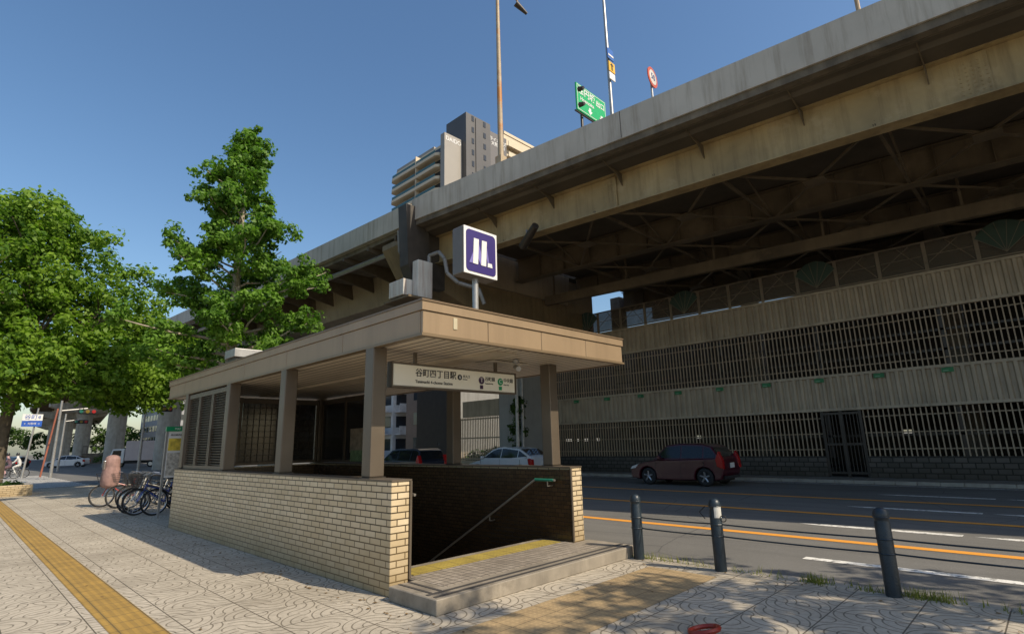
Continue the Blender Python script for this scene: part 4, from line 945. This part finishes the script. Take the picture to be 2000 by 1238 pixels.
b=MB(); b.box(14,46,101.2,101.6,0,1.5); 
for i in range(60): b.box(14+i*.53,14.06+i*.53,101.35,101.45,1.5,2.5)
b.box(14,46,101.33,101.47,2.45,2.55); tag(b.obj('retaining_wall',concd),'low concrete retaining wall with railing under the expressway','wall')
def person(loc,rot,shirt,label):
    P=thing('person',label,'person',loc,world=False); P.rotation_euler=(0,0,rot)
    vs=[(0,-.25,.95),(0,-.15,1.2),(0,-.05,1.42),(0,-.02,1.52),(0,0,1.66),(0,.01,1.74),
        (-.17,-.06,1.40),(-.2,.1,1.16),(-.22,.3,1.05),(.17,-.06,1.40),(.2,.1,1.16),(.22,.3,1.05),
        (-.1,-.22,.92),(-.12,.15,.78),(-.13,-.02,.40),(-.13,.1,.34),(.1,-.22,.92),(.12,.16,.62),(.13,-.08,.22),(.13,.05,.16)]
    ed=[(0,1),(1,2),(2,3),(3,4),(4,5),(2,6),(6,7),(7,8),(2,9),(9,10),(10,11),(0,12),(12,13),(13,14),(14,15),(0,16),(16,17),(17,18),(18,19)]
    rad=[.15,.14,.13,.055,.095,.08,.065,.045,.035,.065,.045,.035,.1,.075,.05,.04,.1,.075,.05,.04]
    me=bpy.data.meshes.new('body'); me.from_pydata(vs,ed,[]); o=bpy.data.objects.new('body',me); COL.objects.link(o); o.parent=P
    o.modifiers.new('skin','SKIN')
    if not me.skin_vertices:
        bm=bmesh.new(); bm.from_mesh(me); bm.verts.layers.skin.verify(); bm.to_mesh(me); bm.free()
    for i,sv in enumerate(me.skin_vertices[0].data): sv.radius=(rad[i],rad[i])
    me.skin_vertices[0].data[0].use_root=True
    ss=o.modifiers.new('sub','SUBSURF'); ss.levels=1; ss.render_levels=2
    me.materials.append(shirt)
    h=lathe([(0,1.85),(.07,1.83),(.105,1.76),(.108,1.68),(.08,1.62)],12); h.obj('hair',bkm,P,smooth=True)
cl1=M('white_shirt',(.6,.6,.58),.8); cl2=M('pink_shirt',(.5,.3,.3),.8)
for (x,y,rt,c,lb) in ((3.9,56,1.3,cl1,'person in white shirt riding a bicycle across the junction'),(3.3,55,1.5,cl2,'person in pink top riding a bicycle across the junction'),(2.4,57,1.5,cl1,'person in white shirt riding a bicycle across the junction')):
    person((x,y,RZ),rt,c,lb); k=dup(A,(x,y,RZ),rt,'city bicycle being ridden across the junction'); k['group']='ridden bicycles'
# ------------------------------------------------------------ buildings
def building(label,x0,x1,y0,y1,h,wall,faces=('-y','-x'),st=3.0,bay=3.2,name='apartment_building',bal=True):
    Bd=thing(name,label,'building',((x0+x1)/2,(y0+y1)/2,0))
    b=MB(); b.box(x0,x1,y0,y1,0,h); b.box(x0-.15,x1+.15,y0-.15,y1+.15,h,h+.5); b.obj('wall',wall,Bd)
    n=int(h/st); win=M('window_glass',(.03,.04,.05),.08,0,.3,.5); bm_=M('balcony_white',(.62,.61,.58),.6)
    for f in faces:
        for i in range(n):
            z=i*st
            if f=='-y':
                bb=MB(); x=x0+.5
                while x+bay-.6<x1: bb.box(x,x+bay-.9,y0-.04,y0+.02,z+.9,z+2.4); x+=bay
                bb.obj('window_row',win,Bd)
                if bal: bb=MB(); bb.box(x0+.3,x1-.3,y0-1.2,y0-.01,z-.1,z+.05); bb.box(x0+.3,x1-.3,y0-1.2,y0-1.1,z+.05,z+1.05); bb.obj('balcony',bm_,Bd)
            else:
                bb=MB(); y=y0+.5
                while y+bay-.6<y1: bb.box(x0-.04,x0+.02,y,y+bay-.9,z+.9,z+2.4); y+=bay
                bb.obj('window_row',win,Bd)
                if bal: bb=MB(); bb.box(x0-1.2,x0-.01,y0+.3,y1-.3,z-.1,z+.05); bb.box(x0-1.2,x0-1.1,y0+.3,y1-.3,z+.05,z+1.05); bb.obj('balcony',bm_,Bd)
    return Bd
building('white apartment block with stacked balconies behind the road',42,62,64,100,15,M('white_render',(.62,.61,.58),.7,0,.08,1))
building('brown low office block beyond the fence',40,52,44,58,13,M('brown_render',(.2,.14,.1),.7,0,.1,1),bal=False)
building('grey office block beyond the junction',40,60,175,195,18,M('grey_render',(.3,.3,.3),.7,0,.1,1),bal=False)
building('dark office block behind the trees',70,95,140,160,26,M('dark_render',(.14,.14,.15),.7,0,.1,1),bal=False)
TW=thing('tower_block','grey and cream high-rise apartment tower with glass balconies','building',(85,95,0))
tg=M('tower_grey_tile',(.30,.275,.24),.6,0,.05,.3); td=M('tower_dark_tile',(.085,.08,.076),.5,0,.08,.3); tb=M('tower_cream',(.60,.50,.36),.7,0,.05,.3); teal=glassmat('teal_balcony_glass',(.06,.14,.13),.85,.1); tw=M('tower_window',(.04,.045,.05),.1)
b=MB(); b.box(72.8,92,91.5,112,0,71.0); b.obj('wall',tb,TW)
b=MB(); b.box(71.3,76.6,90,91.48,0,72.3); b.obj('end_wall',tg,TW)
b=MB(); b.box(76.62,84.6,88.5,96,0,79.3); b.obj('core_wall',td,TW)
b=MB(); b.box(84.62,91.3,89.5,96,0,78.4); b.obj('core_wall',M('tower_mid',(.13,.12,.115),.5,0,.05,.3),TW)
b=MB(); b.box(79.6,81.5,88.3,88.48,0,78.8); b.obj('pilaster',td,TW)
b=MB(); b.box(91.32,109,90.5,100,0,80.5); b.obj('wall',tb,TW)
b=MB(); b.box(72.9,91.9,96.1,111.9,71.02,71.8); b.obj('roof_parapet',tg,TW)
b=MB(); b.box(91.32,109.2,90.3,100,80.52,81.3); b.obj('roof_parapet',tb,TW)
for i in range(4,27):
    z=i*3.0-1.2
    if z<70: 
        pr=[(72.78,92.3),(71.6,92.3),(71.0,93.2),(71.0,111.2),(71.6,112.2),(72.78,112.2)]
        b=MB(); b.prism(pr,'z',z-.25,z+.45); b.box(71.1,72.78,101,101.2,z+.46,z+2.7); b.obj('balcony_slab',tb,TW)
        b=MB(); b.box(71.05,71.12,93.3,100.9,z+.46,z+1.2); b.box(71.05,71.12,101.3,111.1,z+.46,z+1.2); b.obj('balcony_rail',teal,TW)
        b=MB(); 
        for y in (93,97,102,106): b.box(72.70,72.79,y,y+2.6,z+.5,z+2.4)
        b.obj('window_row',tw,TW)
    b=MB(); b.box(91.6,109.6,89.0,90.48,z-.25,z); b.box(91.6,109.6,89.0,89.12,z,z+1.1); b.obj('balcony_slab',tb,TW)
    b=MB()
    for x in (93,97,101,105): b.box(x,x+2.4,90.42,90.49,z+.1,z+2.3)
    b.obj('window_row',tw,TW)
    b=MB(); b.box(78.4,79.1,88.42,88.5,z+.8,z+2.2); b.box(82.2,83.0,88.42,88.5,z+.8,z+2.2); b.box(88.4,89.2,89.42,89.5,z+.8,z+2.2); b.obj('window_row',tw,TW)
text('DAIDO',1.45,whitep,TW,(73.95,89.95,71.0),FY,bold=.02)
text('ライオンズ\n大阪城前',1.2,whitep,TW,(88.2,89.45,75.8),FY,bold=.02)
b=MB(); b.cyl((14.0,1.7,11.5),(14.0,1.7,12.6),.05); b.box(13.9,14.5,1.6,1.8,12.5,12.7); tag(b.obj('parapet_lamp_post',rust),'short rusty post with bracket on the parapet','post')
b=MB(); b.torus((4.62,2.38,.05),(0,.2,1),.12,.02,20,6); tag(b.obj('red_hose_ring',M('red_plastic',(.3,.03,.015),.4),smooth=True),'red plastic ring lying on the paving','ring')
for o in bpy.data.objects:
    if '_world' in o: del o['_world']
